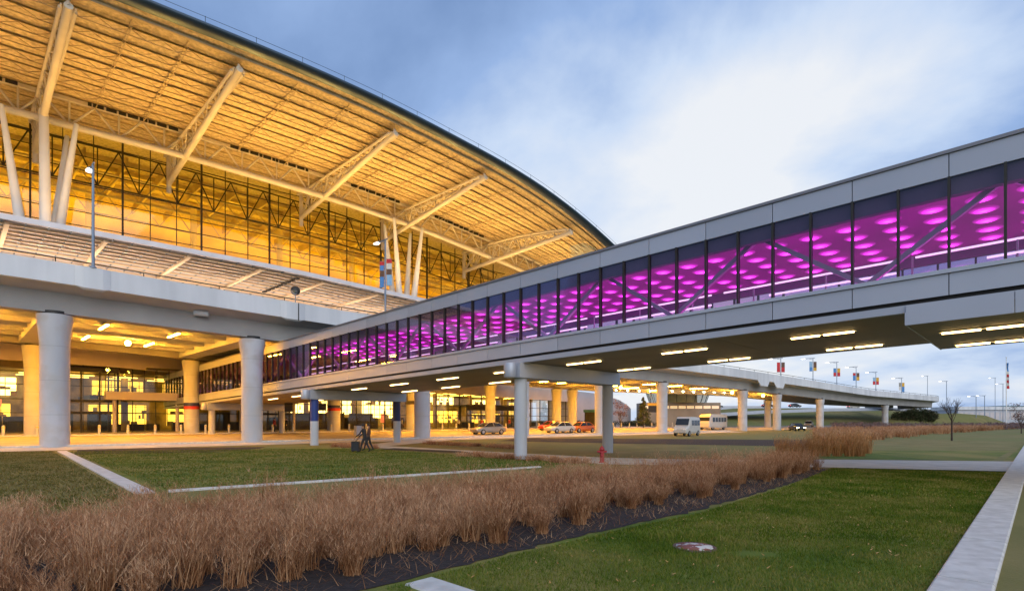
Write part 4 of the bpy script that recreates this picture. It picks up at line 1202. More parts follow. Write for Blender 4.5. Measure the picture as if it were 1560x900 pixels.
mb = MB(); mb.loft([ring(l, [(-.07, ZGB - .12), (.20, ZGB - .12), (.20, ZGB), (-.07, ZGB)]) for l in (BL0, BL1)]); bpart('sill', mb, M['panel'])
mb = MB(); mb.loft([ring(l, [(.16, ZSO + .02), (.16, ZGB - .15), (BW - .16, ZGB - .15), (BW - .16, ZSO + .02)]) for l in (BL0, BL1)]); bpart('floor_structure', mb, M['panel_dk'])
mb = MB()
for i in range(33):
    a = BL0 + (BL1 - BL0) * i / 33; b = BL0 + (BL1 - BL0) * (i + 1) / 33
    mb.loft([ring(l, [(.24, ZSO - .01), (BW - .24, ZSO - .01), (BW - .24, ZSO + .018), (.24, ZSO + .018)]) for l in (a + .012, b - .012)])
bpart('soffit', mb, M['soffit'])
for w0, w1 in ((.05, .25), (BW - .25, BW - .05)):
    mb = MB(); mb.loft([ring(l, [(w0, ZSO - .03), (w1, ZSO - .03), (w1, ZFB - .12), (w0, ZFB - .12)]) for l in (BL0, BL1)]); bpart('edge_channel', mb, M['panel'])
# the deeper box at the garage end
mb = MB(); mb.loft([ring(l, [(.0, ZSO - .40), (BW - .8, ZSO - .40), (BW - .2, ZSO - .06), (BW - .2, ZSO - .04), (.0, ZSO - .04)]) for l in (BL0, 2.25)])
bpart('deep_soffit', mb, M['soffit'])
mb = MB()
for i in range(-7, 1):
    l0, l1 = 2.25 + (i - 1) * 2.44 + .01, 2.25 + i * 2.44 - .01
    mb.loft([ring(l, [(-.02, ZSO - .42), (.04, ZSO - .42), (.04, ZFB - .14), (-.02, ZFB - .14)]) for l in (l0, l1)])
mb.loft([ring(l, [(-.02, ZSO - .42), (BW - .8, ZSO - .42), (BW - .2, ZSO - .08), (BW - .2, ZSO - .035), (-.02, ZSO - .035)]) for l in (2.24, 2.27)])
bpart('box_cladding', mb, M['panel'])
# panes and fins
pane_me = fin_me = None
mbp = MB(); mbp.loft([[(V(p) - V(BP(0, 0))) for p in ring(l, [(.03, ZGB), (.045, ZGB), (.045, ZGT), (.03, ZGT)])] for l in (.03, PW - .03)])
mbf = MB(); mbf.loft([[(V(p) - V(BP(0, 0))) for p in ring(l, [(-.05, ZGB - .1), (.14, ZGB - .1), (.14, ZGT + .02), (-.05, ZGT + .02)])] for l in (-.032, .032)])
p0 = mbp.build('window_pane', M['glass_bridge'], SB); f0 = mbf.build('mullion', M['dark_steel'], SB)
for i in range(NPAN):
    l = (k0 + i) * PW
    for src, nm in ((p0, 'window_pane'), (f0, 'mullion')):
        o = src if i == 0 else src.copy()
        if i: COL.objects.link(o); o.parent = SB
        o.location = V(BP(l, 0)) - S0
mb = MB()
mb.loft([ring(l, [(BW - .05, ZGB), (BW - .035, ZGB), (BW - .035, ZGT), (BW - .05, ZGT)]) for l in (BL0, BL1)]); rg = bpart('rear_glazing', mb, M['glass_bridge'])
mb = MB()
for i in range(0, NPAN): mb.loft([ring((k0 + i) * PW + q, [(BW - .16, ZGB), (BW + .03, ZGB), (BW + .03, ZGT), (BW - .16, ZGT)]) for q in (-.03, .03)])
mb.build('mullion_frame', M['dark_steel'], rg, S0)
# inside: floor, ceiling, headers, bracing, lit rails, added magenta fill strips for the ceiling
mb = MB(); mb.loft([ring(l, [(.2, ZGB - .12), (BW - .2, ZGB - .12), (BW - .2, ZGB - .05), (.2, ZGB - .05)]) for l in (BL0, BL1)]); bpart('floor', mb, M['floor_in'])
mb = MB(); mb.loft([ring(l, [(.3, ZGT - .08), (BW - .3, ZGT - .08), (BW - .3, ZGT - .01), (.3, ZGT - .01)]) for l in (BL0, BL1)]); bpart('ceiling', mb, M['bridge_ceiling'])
mb = MB()
for w0, w1 in ((.16, .42), (BW - .42, BW - .16)):
    mb.loft([ring(l, [(w0, ZGT - .48), (w1, ZGT - .48), (w1, ZGT + .0), (w0, ZGT + .0)]) for l in (BL0, BL1)])
bpart('header', mb, surf('header_grey', (.16, .17, .20), (.14, .15, .175), 1, .6))
MB_BR = surf('brace_paint', (.55, .52, .60), (.49, .46, .54), 1, .5)
hp = 2.78 * PW; l = -14.4 * PW + .35 * PW; upf = True
l = .0 - 5 * hp
while l < BL1 - hp:
    mb = MB()
    za, zb = (ZGB + .05, ZGT - .2) if upf else (ZGT - .2, ZGB + .05)
    mb.beam(BP(l, .62, za), BP(l + hp, .62, zb), .15, .17, NN)
    bpart('brace', mb, MB_BR); upf = not upf; l += hp
mb = MB()
l = BL0 + .2
while l < 42:
    for z in (ZGB + .74, ZGB + .35):
        L_ = 5.6 if z > ZGB + .5 else 3.9
        mb.beam(BP(l, .95, z), BP(l + L_, .95, z), .06, .055)
    l += 6.1
bpart('lit_rail', mb, M['rail_glow'])
mb = MB()
for l in np.arange(BL0 + 1, BL1, 2.44): mb.tube(BP(l, .95, ZGB - .05), BP(l, .95, ZGB + .78), .03, n=6)
bpart('rail_post', mb, MB_BR)
mb = MB()
for w_ in (1.3, 7.5): mb.loft([ring(l, [(w_ - .06, ZGB - .04), (w_ + .06, ZGB - .04), (w_ + .06, ZGB + .02), (w_ - .06, ZGB + .02)]) for l in (-12, 45)])
bpart('added_fill_strip', mb, M['ceiling_fill'])
# piers with their cross beams
for pi, (l, col) in enumerate(((18.6, 0), (41.4, 1), (66, 0))):
    z = ZSO - .02 + SLOPE * l
    mb = MB(); mb.loft([ring(l + q, [(-.2, ZSO - .79), (BW + .1, ZSO - .79), (BW + .1, ZSO - .03), (-.2, ZSO - .03)]) for q in (-.45, .45)])
    cb_ = bpart('cross_beam', mb, M['panel'])
    for w_ in (.35, BW - .6):
        p = BP(l, w_, 0); g0 = ground(p.x, p.y) - .1; zt = ZSO - .79 + SLOPE * l
        mb = MB(); mb.tube((p.x, p.y, g0), (p.x, p.y, zt), .33, n=24)
        c = bpart('pier', mb, M['concrete'])
        if w_ < 1:
            m2 = MB(); a = BP(l, -.42, ZSO - .43); m2.lathe((a.x, a.y, a.z - .36), [(.3, 0), (.33, .05), (.33, .70), (.3, .74)], 24); m2.build('bearing_drum', M['panel'], c, S0)
        if col:
            m2 = MB(); m2.tube((p.x, p.y, zt - 1.75), (p.x, p.y, zt - .01), .335, n=24, caps=False); m2.build('blue_paint', M['blue'] if w_ < 1 else M['navy'], c, S0)
mb = MB(); mb.loft([ring(l, [(BW - .30, ZGB - .04), (BW - .22, ZGB - .04), (BW - .22, ZGB + 1.0), (BW - .30, ZGB + 1.0)]) for l in (BL0, BL1)]); bpart('rear_knee_wall', mb, M['panel'])
# magenta disc lamps of the ceiling
mbd = MB(); mbd.lathe((0, 0, 0), [(.01, -.06), (.14, -.058), (.27, -.045), (.36, -.02), (.40, 0)], 20, False)
md = mbd.build('ceiling_lamp', M['magenta']); first = True
for i in range(-3, 38):
    for j in range(6):
        o = md if first else md.copy()
        if not first: COL.objects.link(o)
        first = False
        p = BP((i + .55) * PW, 1.15 + j * 1.25, ZGT - .085); o.location = p
        tag(o, 'round magenta ceiling lamp glowing inside the skybridge', 'ceiling lamp', 'round magenta lamps on the skybridge ceiling')
# soffit lamps of the skybridge
for row, w_ in enumerate((2.5, 7.3)):
    for k in range(-2, 10):
        l = 5.2 + 5.5 * k
        deep = l < 2.0
        p = BP(l if not deep else l + .9, w_ if not (deep and row) else 6.6, ZSO - (.46 if deep else .06))
        t = thing('soffit_lamp', 'pair of warm tube lamps set in the dark soffit of the skybridge', 'soffit lamp', p, 0, 'tube lamps under the skybridge')
        ax = (DD + V((0, 0, SLOPE))).normalized()
        for q in (-.56, .56):
            a = MB(); a.box(ax * q, .98, .11, .06, ax, NN); a.build('tube', M['lamp_bridge'], t)
        a = MB(); a.box((0, 0, .035), 2.25, .26, .03, ax, NN); a.build('tray', M['white_steel'], t)
# ------------------------------------------------------------------ lamp posts and banners
def lamp_post(loc, h, arm, label, r=.085, double=False, flat=False):
    t = thing('lamp_post', label, 'lamp post', loc)
    mb = MB(); mb.tube((0, 0, 0), (0, 0, h), r, r * .75, 12); mb.lathe((0, 0, 0), [(r * 2, 0), (r * 2, .06), (r * 1.2, .14)], 12); mb.build('pole', M['pole'], t)
    d = DD if not double else DD
    mb = MB(); mb.beam(V((0, 0, h - .05)) - d * .35, V((0, 0, h - .05)) + d * arm, .09, .10)
    mb.tube((0, 0, h - .35), V((0, 0, h - .08)) + d * arm * .5, .03, n=6); mb.build('arm', M['pole'], t)
    c = d * (arm + .35) + V((0, 0, h - .04))
    mb = MB(); ax = d
    mb.loft([[c + ax * a + NN * w + V((0, 0, z)) for w, z in ((-b, -.02), (b, -.02), (b * .7, .10), (-b * .7, .10))] for a, b in ((-.42, .12), (-.2, .24), (.25, .24), (.42, .14))])
    hd = mb.build('lamp_head', M['pole'], t)
    mb = MB(); mb.loft([[c + ax * a + NN * w + V((0, 0, z)) for w, z in ((-b, -.055), (b, -.055), (b, -.022), (-b, -.022))] for a, b in ((-.38, .10), (-.18, .21), (.23, .21), (.38, .12))])
    mb.build('lens', M['lamp_street'], hd)
    return t
CB = dict(blue=surf('banner_blue', (.10, .28, .62), (.08, .24, .55), 4, .8), red=surf('banner_red', (.62, .04, .05), (.52, .035, .04), 4, .8), gold=surf('banner_gold', (.75, .42, .05), (.66, .36, .04), 4, .8),
          sky=surf('banner_sky', (.30, .50, .72), (.26, .45, .66), 4, .8), white=surf('banner_white', (.72, .70, .66), (.64, .62, .58), 4, .8), brown=surf('banner_brown', (.16, .09, .06), (.13, .07, .05), 4, .8), grey=surf('banner_grey', (.34, .33, .30), (.28, .27, .25), 4, .8))
def banner(loc, side, bands, wd, label, zo):
    """a cloth banner on two short rods, bands from the top: (share, colour)"""
    ax = V((1, 0, 0))
    H = sum(b[0] for b in bands)
    t = thing('pole_banner', label, 'banner', loc)
    z = zo
    names = list(dict.fromkeys(b[1] for b in bands))
    mb = MB()
    for h, c in bands:
        mb.slot = names.index(c)
        n = 5
        mb.loft([[ax * (side * (.12 + wd * k / n)) + V((0, .018 * math.sin(k * 1.9 + zz), zz)) for k in range(n + 1)] + [ax * (side * (.12 + wd * k / n)) + V((0, .018 * math.sin(k * 1.9 + zz) + .012, zz)) for k in range(n, -1, -1)] for zz in (z, z - h)])
        z -= h
    mb.build('cloth', [CB[c] for c in names], t)
    mb = MB()
    for zz in (zo + .03, zo - H - .03): mb.tube((0, 0, zz), ax * side * (.16 + wd) + V((0, 0, zz)), .018, n=6)
    mb.build('rod', M['pole'], t)
    return t
p = pl(2.0, -1.30, -.04); lamp_post(p, 7.3, .95, 'tall blue grey lamp post on the parapet above the big left column', .10)
p = pl(24.3, -1.05, 0); q = 7.5
lamp_post(p, q, 1.15, 'blue grey lamp post with tall banners near where the skybridge meets the road', .10)
banner(p, -1, [(.35, 'red'), (.5, 'blue'), (.6, 'brown'), (1.0, 'blue')], .42, 'tall narrow banner with red head and blue foot on the left of its post', 5.35)
banner(p, 1, [(.4, 'red'), (.55, 'white'), (.55, 'brown'), (1.0, 'sky')], .50, 'tall narrow banner with red head and pale blue foot on the right of its post', 5.6)
posts = [(105, 545, 552, [(.9, 'red'), (.9, 'red')], [(.9, 'brown'), (.9, 'red')], 'red'),
         (119, 545, 551, [(1.1, 'sky'), (.8, 'blue')], [(1.2, 'brown'), (.6, 'gold')], 'blue and dark gold'),
         (131, 551, 561, [(.9, 'blue'), (.8, 'red')], [(.9, 'gold'), (.8, 'red')], 'blue, gold and red'),
         (142, 558, 568, [(.6, 'red'), (1.1, 'blue')], [(.9, 'brown'), (.8, 'gold')], 'red topped blue'),
         (154.6, 566, 575, [(.9, 'sky'), (.8, 'red')], [(.9, 'gold'), (.8, 'red')], 'pale blue, gold and red'),
         (173.7, 575, 583, [(1.0, 'grey'), (.9, 'white')], [(1.0, 'gold'), (1.4, 'blue')], 'muted grey and gold')]
ordn = ['nearest to the skybridge', 'second from the skybridge', 'third from the skybridge', 'fourth from the skybridge', 'next to last towards the right', 'last towards the right']
for i, (t, yt, yb, b1, b2, lab) in enumerate(posts):
    p = pl(t, -1.05, 0); h = 2 + (HZ - yt) * p.y / F_PX - p.z
    lamp_post(p, h, 1.5, 'lamp post with %s banners on the far elevated road' % lab, .075)
    zo = 2 + (HZ - yb) * p.y / F_PX - p.z
    banner(p, -1, b1, .62, 'left of the pair of %s banners on a far lamp post' % lab, zo)
    banner(p, 1, b2, .62, 'right of the pair of %s banners on a far lamp post' % lab, zo)
for i, (px, yt, Y, lab) in enumerate([(1413, 572, 230, 'thin light mast beyond the end of the elevated road'), (1442, 580, 190, 'lamp post just left of the bare tree crown'), (1487, 603, 170, 'short lamp post, left of two before the far pale building'),
                                      (1500, 602, 175, 'short lamp post, right of two before the far pale building'), (1516, 575, 240, 'thin tall light mast left of the flagpole'), (1528, 584, 200, 'lamp post beside the flagpole')]):
    p = AP(px, Y); lamp_post(p, 2 + (HZ - yt) * Y / F_PX, 1.4, lab, .11)
# round black and white beacon on the parapet
p = pl(15.9, -1.05, 0)
t = thing('dome_lamp', 'round black and white ball shaped fixture on the road parapet', 'dome lamp', p)
mb = MB(); mb.tube((0, 0, 0), (0, 0, .75), .05, n=8); mb.build('stem', M['pole'], t)
mb = MB(); mb.ball((0, 0, 1.05), .40, 18, 12); mb.build('shell', M['black'], t)
mb = MB(); mb.lathe((0, -.12, 1.0), [(.02, -.34), (.2, -.28), (.30, -.12), (.32, 0)], 16, False); mb.build('reflector', surf('chrome', (.8, .8, .82), (.7, .7, .72), 2, .15, metal=.9), t)
# flagpole
p = AP(1533, 130)
t = thing('flagpole', 'tall pale flagpole at the right edge of the field', 'flagpole', p)
mb = MB(); mb.tube((0, 0, 0), (0, 0, 16.8), .12, .06, 10); mb.ball((0, 0, 16.9), .14, 8, 6); mb.lathe((0, 0, 0), [(.35, 0), (.3, .15), (.14, .25)], 12); mb.build('pole', M['white_steel'], t)
t = thing('flag', 'limp red, white and blue flag hanging on the tall pole', 'flag', p)
mb = MB()
cols = ['red', 'white', 'blue']
for k in range(9):
    mb.slot = 2 if k < 3 else k % 2
    z1, z0 = 15.6 - k * .68, 15.6 - (k + 1) * .68
    def rg_(z, f): return [V((.12 + .62 * f * q + .08 * math.sin(q * 9 + z), .16 * math.sin(q * 12 + z * .7), z)) for q in (0, .25, .5, .75, 1)] + [V((.12 + .62 * f * q + .08 * math.sin(q * 9 + z), .16 * math.sin(q * 12 + z * .7) + .03, z)) for q in (1, .75, .5, .25, 0)]
    mb.loft([rg_(z1, .6 + .05 * k), rg_(z0, .65 + .05 * k)])
mb.build('cloth', [CB['red'], CB['white'], CB['blue']], t)
# ------------------------------------------------------------------ hydrant, valve cover, bollards
p = GP(917, 704.5)
t = thing('fire_hydrant', 'red fire hydrant standing beside the path near the skybridge pier', 'fire hydrant', p)
mb = MB(); mb.lathe((0, 0, 0), [(.15, 0), (.15, .05), (.10, .06), (.095, .45), (.13, .46), (.13, .50), (.115, .51), (.115, .60), (.135, .605), (.135, .63)], 16); mb.build('barrel', M['hydrant'], t)
mb = MB(); mb.lathe((0, 0, .632), [(.125, 0), (.115, .06), (.08, .11), (.03, .135), (.03, .18), (.001, .18)], 16, False); mb.build('bonnet', M['hydrant'], t)
for d, r in ((V((-1, 0, 0)), .05), (V((1, 0, 0)), .05), (V((0, -1, 0)), .07)):
    mb = MB(); a = V((0, 0, .40 if abs(d.y) > .5 else .53)); mb.tube(a + d * .08, a + d * .19, r, n=12); mb.tube(a + d * .19, a + d * .22, r * 1.2, n=6); mb.build('nozzle', M['hydrant'], t)
p = GP(1058, 834)
t = thing('valve_cover', 'round red brown utility cover with flaking white paint in the green lawn', 'utility cover', V((p.x, p.y, .0)))
mb = MB(); mb.lathe((0, 0, 0), [(.34, 0), (.34, .015), (.33, .022), (.285, .022), (.285, .012)], 28, False); mb.build('collar', surf('collar_iron', (.16, .09, .08), (.10, .06, .055), 9, .9), t)
mb = MB(); mb.lathe((0, 0, .010), [(.28, 0), (.28, .02), (.10, .03), (.001, .03)], 28, False); mb.build('lid', surf('flaking_lid', (.55, .52, .50), (.22, .075, .065), 7, .85, lo=.52, hi=.56), t)
p = GP(1098, 853); mb = MB(); mb.lathe((0, 0, 0), [(.30, .006), (.2, .02), (.001, .024)], 20, False)
for v_ in range(len(mb.v)):
    x, y, z = mb.v[v_]; mb.v[v_] = (x * 1.3 + .03 * math.sin(y * 30), y * .75, z)
struct(one('bare_patch', mb, surf('bare_soil', (.12, .075, .045), (.06, .05, .02), 12, .95, bump=.4), V((p.x, p.y, .003)), 'bare brown soil patch beside the utility cover', 'soil'), 'bare brown soil patch beside the utility cover', 'soil')
mb = MB(); mb.box((0, 0, .02), .11, .08, .02); one('paper_scrap', mb, CB['white'], GP(1301, 829), 'small pale scrap of litter on the lawn', 'litter')
mb = MB(); mb.lathe((0, 0, 0), [(.13, 0), (.13, .82), (.125, .88), (.09, .95), (.001, .98)], 16, False)
m2 = MB(); m2.lathe((0, 0, 0), [(.132, .70), (.132, .78)], 16, False)
bt = thing('bollard', 'pale concrete bollard on the terminal kerb under the elevated road', 'bollard', (0, 0, 0), 0, 'bollards along the terminal kerb')
mb.build('post', M['concrete'], bt); m2.build('reflective_band', M['yellow'], bt)
first = True
for k in range(50):
    t = -11.2 + k * 2.45; p = LP(t, 22.0, .57)
    if first: bt.location = p; first = False
    else: dup(bt, p)
# ------------------------------------------------------------------ signs, kiosk
def board(px, Y, zc, wd, ht, label, hang, top=None):
    p = AP(px, Y, zc)
    t = thing('overhead_sign', label, 'sign', p)
    mb = MB(); mb.box((0, 0, 0), wd, .25, ht); mb.build('panel', M['black'], t)
    if top:
        mb = MB(); mb.box((0, 0, ht / 2 + .22), wd + .1, .4, .42); mb.build('hood', M[top], t)
    mb = MB()
    for x in (-wd * .35, wd * .35): mb.tube((x, 0, ht / 2), (x, 0, ht / 2 + hang), .05, n=6)
    mb.build('hanger', M['dark_steel'], t)
board(1000, 92, 3.9, 2.7, 1.1, 'black overhead sign with a yellow hood beside the right columns', 3.4, 'yellow')
board(628, 74, 4.4, 1.9, .5, 'black overhead sign before the bright shopfront left of the round column', 4.2)
board(488, 62, 3.5, 1.3, .8, 'black overhead sign between the blue pier and the banded column', 4.4)
board(440, 64, 3.5, .9, 1.0, 'small black overhead sign left of the blue pier', 4.4)
p = AP(905, 104, .57)
t = thing('kiosk', 'dark glazed kiosk with a teal roof edge on the terminal pavement', 'kiosk', p)
mb = MB(); mb.box((0, 0, 1.5), 2.6, 2.2, 3.0, EE, DD); mb.build('wall', M['dark_steel'], t)
mb = MB(); mb.box((0, 0, 3.2), 2.9, 2.5, .5, EE, DD); mb.build('roof', M['teal'], t)
for q in (-.8, .0, .8):
    mb = MB(); c = EE * q - DD * 1.12 + V((0, 0, 1.6)); mb.box(c, .62, .06, 2.2, EE, DD); mb.build('window', M['carglass'], t)
mb = MB(); mb.box(V((0, 0, 0)), .1, .1, .1)
# trash bins, small posts on the near pavement
for (px, Y, lab) in ((545, 58, 'square grey bin at the kerb behind the person with the suitcase'),):
    p = AP(px, Y, .44); t = thing('litter_bin', lab, 'bin', p)
    mb = MB(); mb.box((0, 0, .5), .55, .55, 1.0, EE, DD); mb.build('body', M['panel'], t)
    mb = MB(); mb.box((0, 0, 1.06), .62, .62, .1, EE, DD); mb.build('lid', M['dark_steel'], t)
# ------------------------------------------------------------------ cars
def wheel(t, x, y, r):
    mb = MB(); mb.tube((x, y - .1, r), (x, y + .1, r), r, n=18); w_ = mb.build('wheel', M['tyre'], t)
    mb = MB(); mb.tube((x, y - .108, r), (x, y + .108, r), r * .62, n=12); mb.build('rim', M['rim'], w_)
def car(loc, rz, paint, label, kind='sedan', lights=False):
    t = thing('parked_car' if kind == 'sedan' else 'van', label, 'car' if kind == 'sedan' else 'van', loc, rz)
    def sec(x, zb, zt, hw, tuck=.06):
        return [V((x, -hw + tuck, zb)), V((x, hw - tuck, zb)), V((x, hw, zb + .22)), V((x, hw, zb + (zt - zb) * .72)), V((x, hw - .12, zt)), V((x, -hw + .12, zt)), V((x, -hw, zb + (zt - zb) * .72)), V((x, -hw, zb + .22))]
    if kind == 'sedan':
        L = [(-2.28, .45, .72, .62), (-2.2, .30, .90, .78), (-1.7, .22, 1.00, .86), (-.9, .20, 1.0, .89), (.6, .20, .97, .89), (1.0, .20, .93, .88), (1.8, .24, .80, .84), (2.2, .30, .66, .72), (2.28, .42, .58, .60)]
        mb = MB(); mb.loft([sec(*q) for q in L], smooth=True); body = mb.build('body', paint, t)
        g = [(-1.75, 1.0, .70, .98), (-1.05, 1.40, .58, .98), (-.2, 1.46, .57, .96), (.35, 1.40, .57, .95), (1.15, .96, .72, .92)]
        mb = MB(); mb.loft([[V((x, -b, z0)), V((x, b, z0)), V((x, w_, z)), V((x, -w_, z))] for (x, z, w_, z0), b in zip(g, (.74, .80, .81, .81, .76))], smooth=False)
        mb.build('windows', M['carglass'], t)
        mb = MB(); mb.loft([[V((x, -w_, z)), V((x, w_, z)), V((x, w_ - .08, z + .05)), V((x, -w_ + .08, z + .05))] for x, z, w_ in ((-1.12, 1.38, .60), (-.2, 1.45, .59), (.38, 1.39, .59))]); mb.build('roof', paint, t)
        mb = MB()
        for x0, z0, x1, z1, y0, y1 in ((-1.75, 1.0, -1.08, 1.41, .74, .60), (.36, 1.42, 1.15, .96, .59, .76), (-.25, .97, -.25, 1.46, .82, .59)):
            for s in (-1, 1): mb.beam((x0, s * y0, z0), (x1, s * y1, z1), .06, .06)
        mb.build('pillar', paint, t)
        wx, wy, wr = (-1.35, 1.38), .80, .32; fz, fx, rx = .62, 2.2, -2.22
    elif kind == 'van':
        L = [(-2.6, .5, 2.0, .85), (-2.55, .35, 2.35, .93), (-1.0, .32, 2.42, .96), (.9, .32, 2.42, .96), (1.25, .32, 2.25, .95), (1.75, .32, 1.35, .93), (2.4, .34, 1.10, .88), (2.55, .45, .85, .8)]
        mb = MB(); mb.loft([sec(*q) for q in L], smooth=False); body = mb.build('body', paint, t)
        for s in (-1, 1):
            for x0, x1 in ((-2.2, -1.3), (-1.15, -.2), (-.05, .85)):
                mb = MB(); mb.hexa([V((x0, s * .965, 1.35)), V((x1, s * .965, 1.35)), V((x1, s * .985, 1.35)), V((x0, s * .985, 1.35)), V((x0, s * .955, 2.0)), V((x1, s * .955, 2.0)), V((x1, s * .975, 2.0)), V((x0, s * .975, 2.0))]); mb.build('window', M['carglass'], t)
        mb = MB(); mb.hexa([V((1.30, -.8, 2.16)), V((1.30, .8, 2.16)), V((1.34, .8, 2.2)), V((1.34, -.8, 2.2)), V((1.74, -.82, 1.40)), V((1.74, .82, 1.40)), V((1.80, .82, 1.43)), V((1.80, -.82, 1.43))]); mb.build('windscreen', M['carglass'], t)
        wx, wy, wr = (-1.6, 1.6), .86, .35; fz, fx, rx = .85, 2.5, -2.6
    else:
        L = [(-3.6, .45, 2.6, 1.05), (-3.5, .35, 2.8, 1.12), (2.6, .35, 2.8, 1.12), (3.1, .35, 2.5, 1.1), (3.5, .4, 1.5, 1.05), (3.6, .5, 1.2, .95)]
        mb = MB(); mb.loft([sec(*q) for q in L], smooth=False); body = mb.build('body', paint, t)
        for s in (-1, 1):
            for k in range(5):
                x0 = -3.1 + k * 1.15; x1 = x0 + .95
                mb = MB(); mb.hexa([V((x0, s * 1.125, 1.4)), V((x1, s * 1.125, 1.4)), V((x1, s * 1.14, 1.4)), V((x0, s * 1.14, 1.4)), V((x0, s * 1.12, 2.2)), V((x1, s * 1.12, 2.2)), V((x1, s * 1.135, 2.2)), V((x0, s * 1.135, 2.2))]); mb.build('window', M['carglass'], t)
        mb = MB(); mb.hexa([V((3.1, -.95, 2.3)), V((3.1, .95, 2.3)), V((3.16, .95, 2.33)), V((3.16, -.95, 2.33)), V((3.46, -1.0, 1.55)), V((3.46, 1.0, 1.55)), V((3.53, 1.0, 1.58)), V((3.53, -1.0, 1.58))]); mb.build('windscreen', M['carglass'], t)
        wx, wy, wr = (-2.2, 2.3), 1.0, .42; fz, fx, rx = .8, 3.52, -3.6
    for x in wx:
        for s in (-1, 1): wheel(t, x, s * wy, wr)
    for s in (-1, 1):
        mb = MB(); mb.box((fx, s * .58, fz), .12, .34, .15); mb.build('headlight', M['headlamp'] if lights else M['white_steel'], t)
        mb = MB(); mb.box((rx, s * .60, fz + .15), .10, .28, .16); mb.build('tail_light', M['taillamp'], t)
    return t
AE = math.atan2(EE.y, EE.x)
def cp(px, py):
    y = (CAM_H - .44) * F_PX / (py - HZ); return AP(px, y, ground(*AP(px, y).xy) + .02)
car(cp(744, 659.4), AE + math.pi, M['car_silver'], 'silver sedan at the kerb before the glass entrance')
car(cp(853, 657.4), AE + math.pi, M['car_white'], 'white car with red tail lights left of the orange car')
car(cp(886, 656.8), AE + math.pi, M['car_orange'], 'orange car right of the white car near the dark kiosk')
car(cp(840, 655.2), AE + math.pi, M['car_red'], 'dark red car behind the white car')
car(cp(1046, 658.5), AE + math.pi + .25, M['car_white'], 'white van right of the tall column under the elevated road', 'van')
car(cp(1086, 653), AE + math.pi + .1, M['car_white'], 'white shuttle bus behind the van under the elevated road', 'bus')
car(cp(1214, 652.5), AE + math.pi + .75, M['car_darkcar'], 'dark car coming with bright headlights between two columns', lights=True)
car(AP(1232, 132, .44), AE + math.pi + .3, M['car_silver'], 'grey car right of the car with bright headlights')
for px, Y, z, c, lab in ((1170, 200, 6.75, 'darkcar', 'dark car on the far embankment between two columns'), (1211, 203, 6.8, 'darkcar', 'dark car on the far embankment right of the middle column'), (1330, 210, 6.3, 'bluecar', 'dark blue car on the far embankment, left of two'),
                          (1346, 213, 6.1, 'bluecar', 'dark blue car on the far embankment, right of two'), (1092, 202, 6.6, 'darkcar', 'dark car parked on the left end of the far embankment'), (1300, 209, 6.55, 'white', 'white car on the far embankment')):
    car(AP(px, Y, z), .15, M['car_' + c], lab)
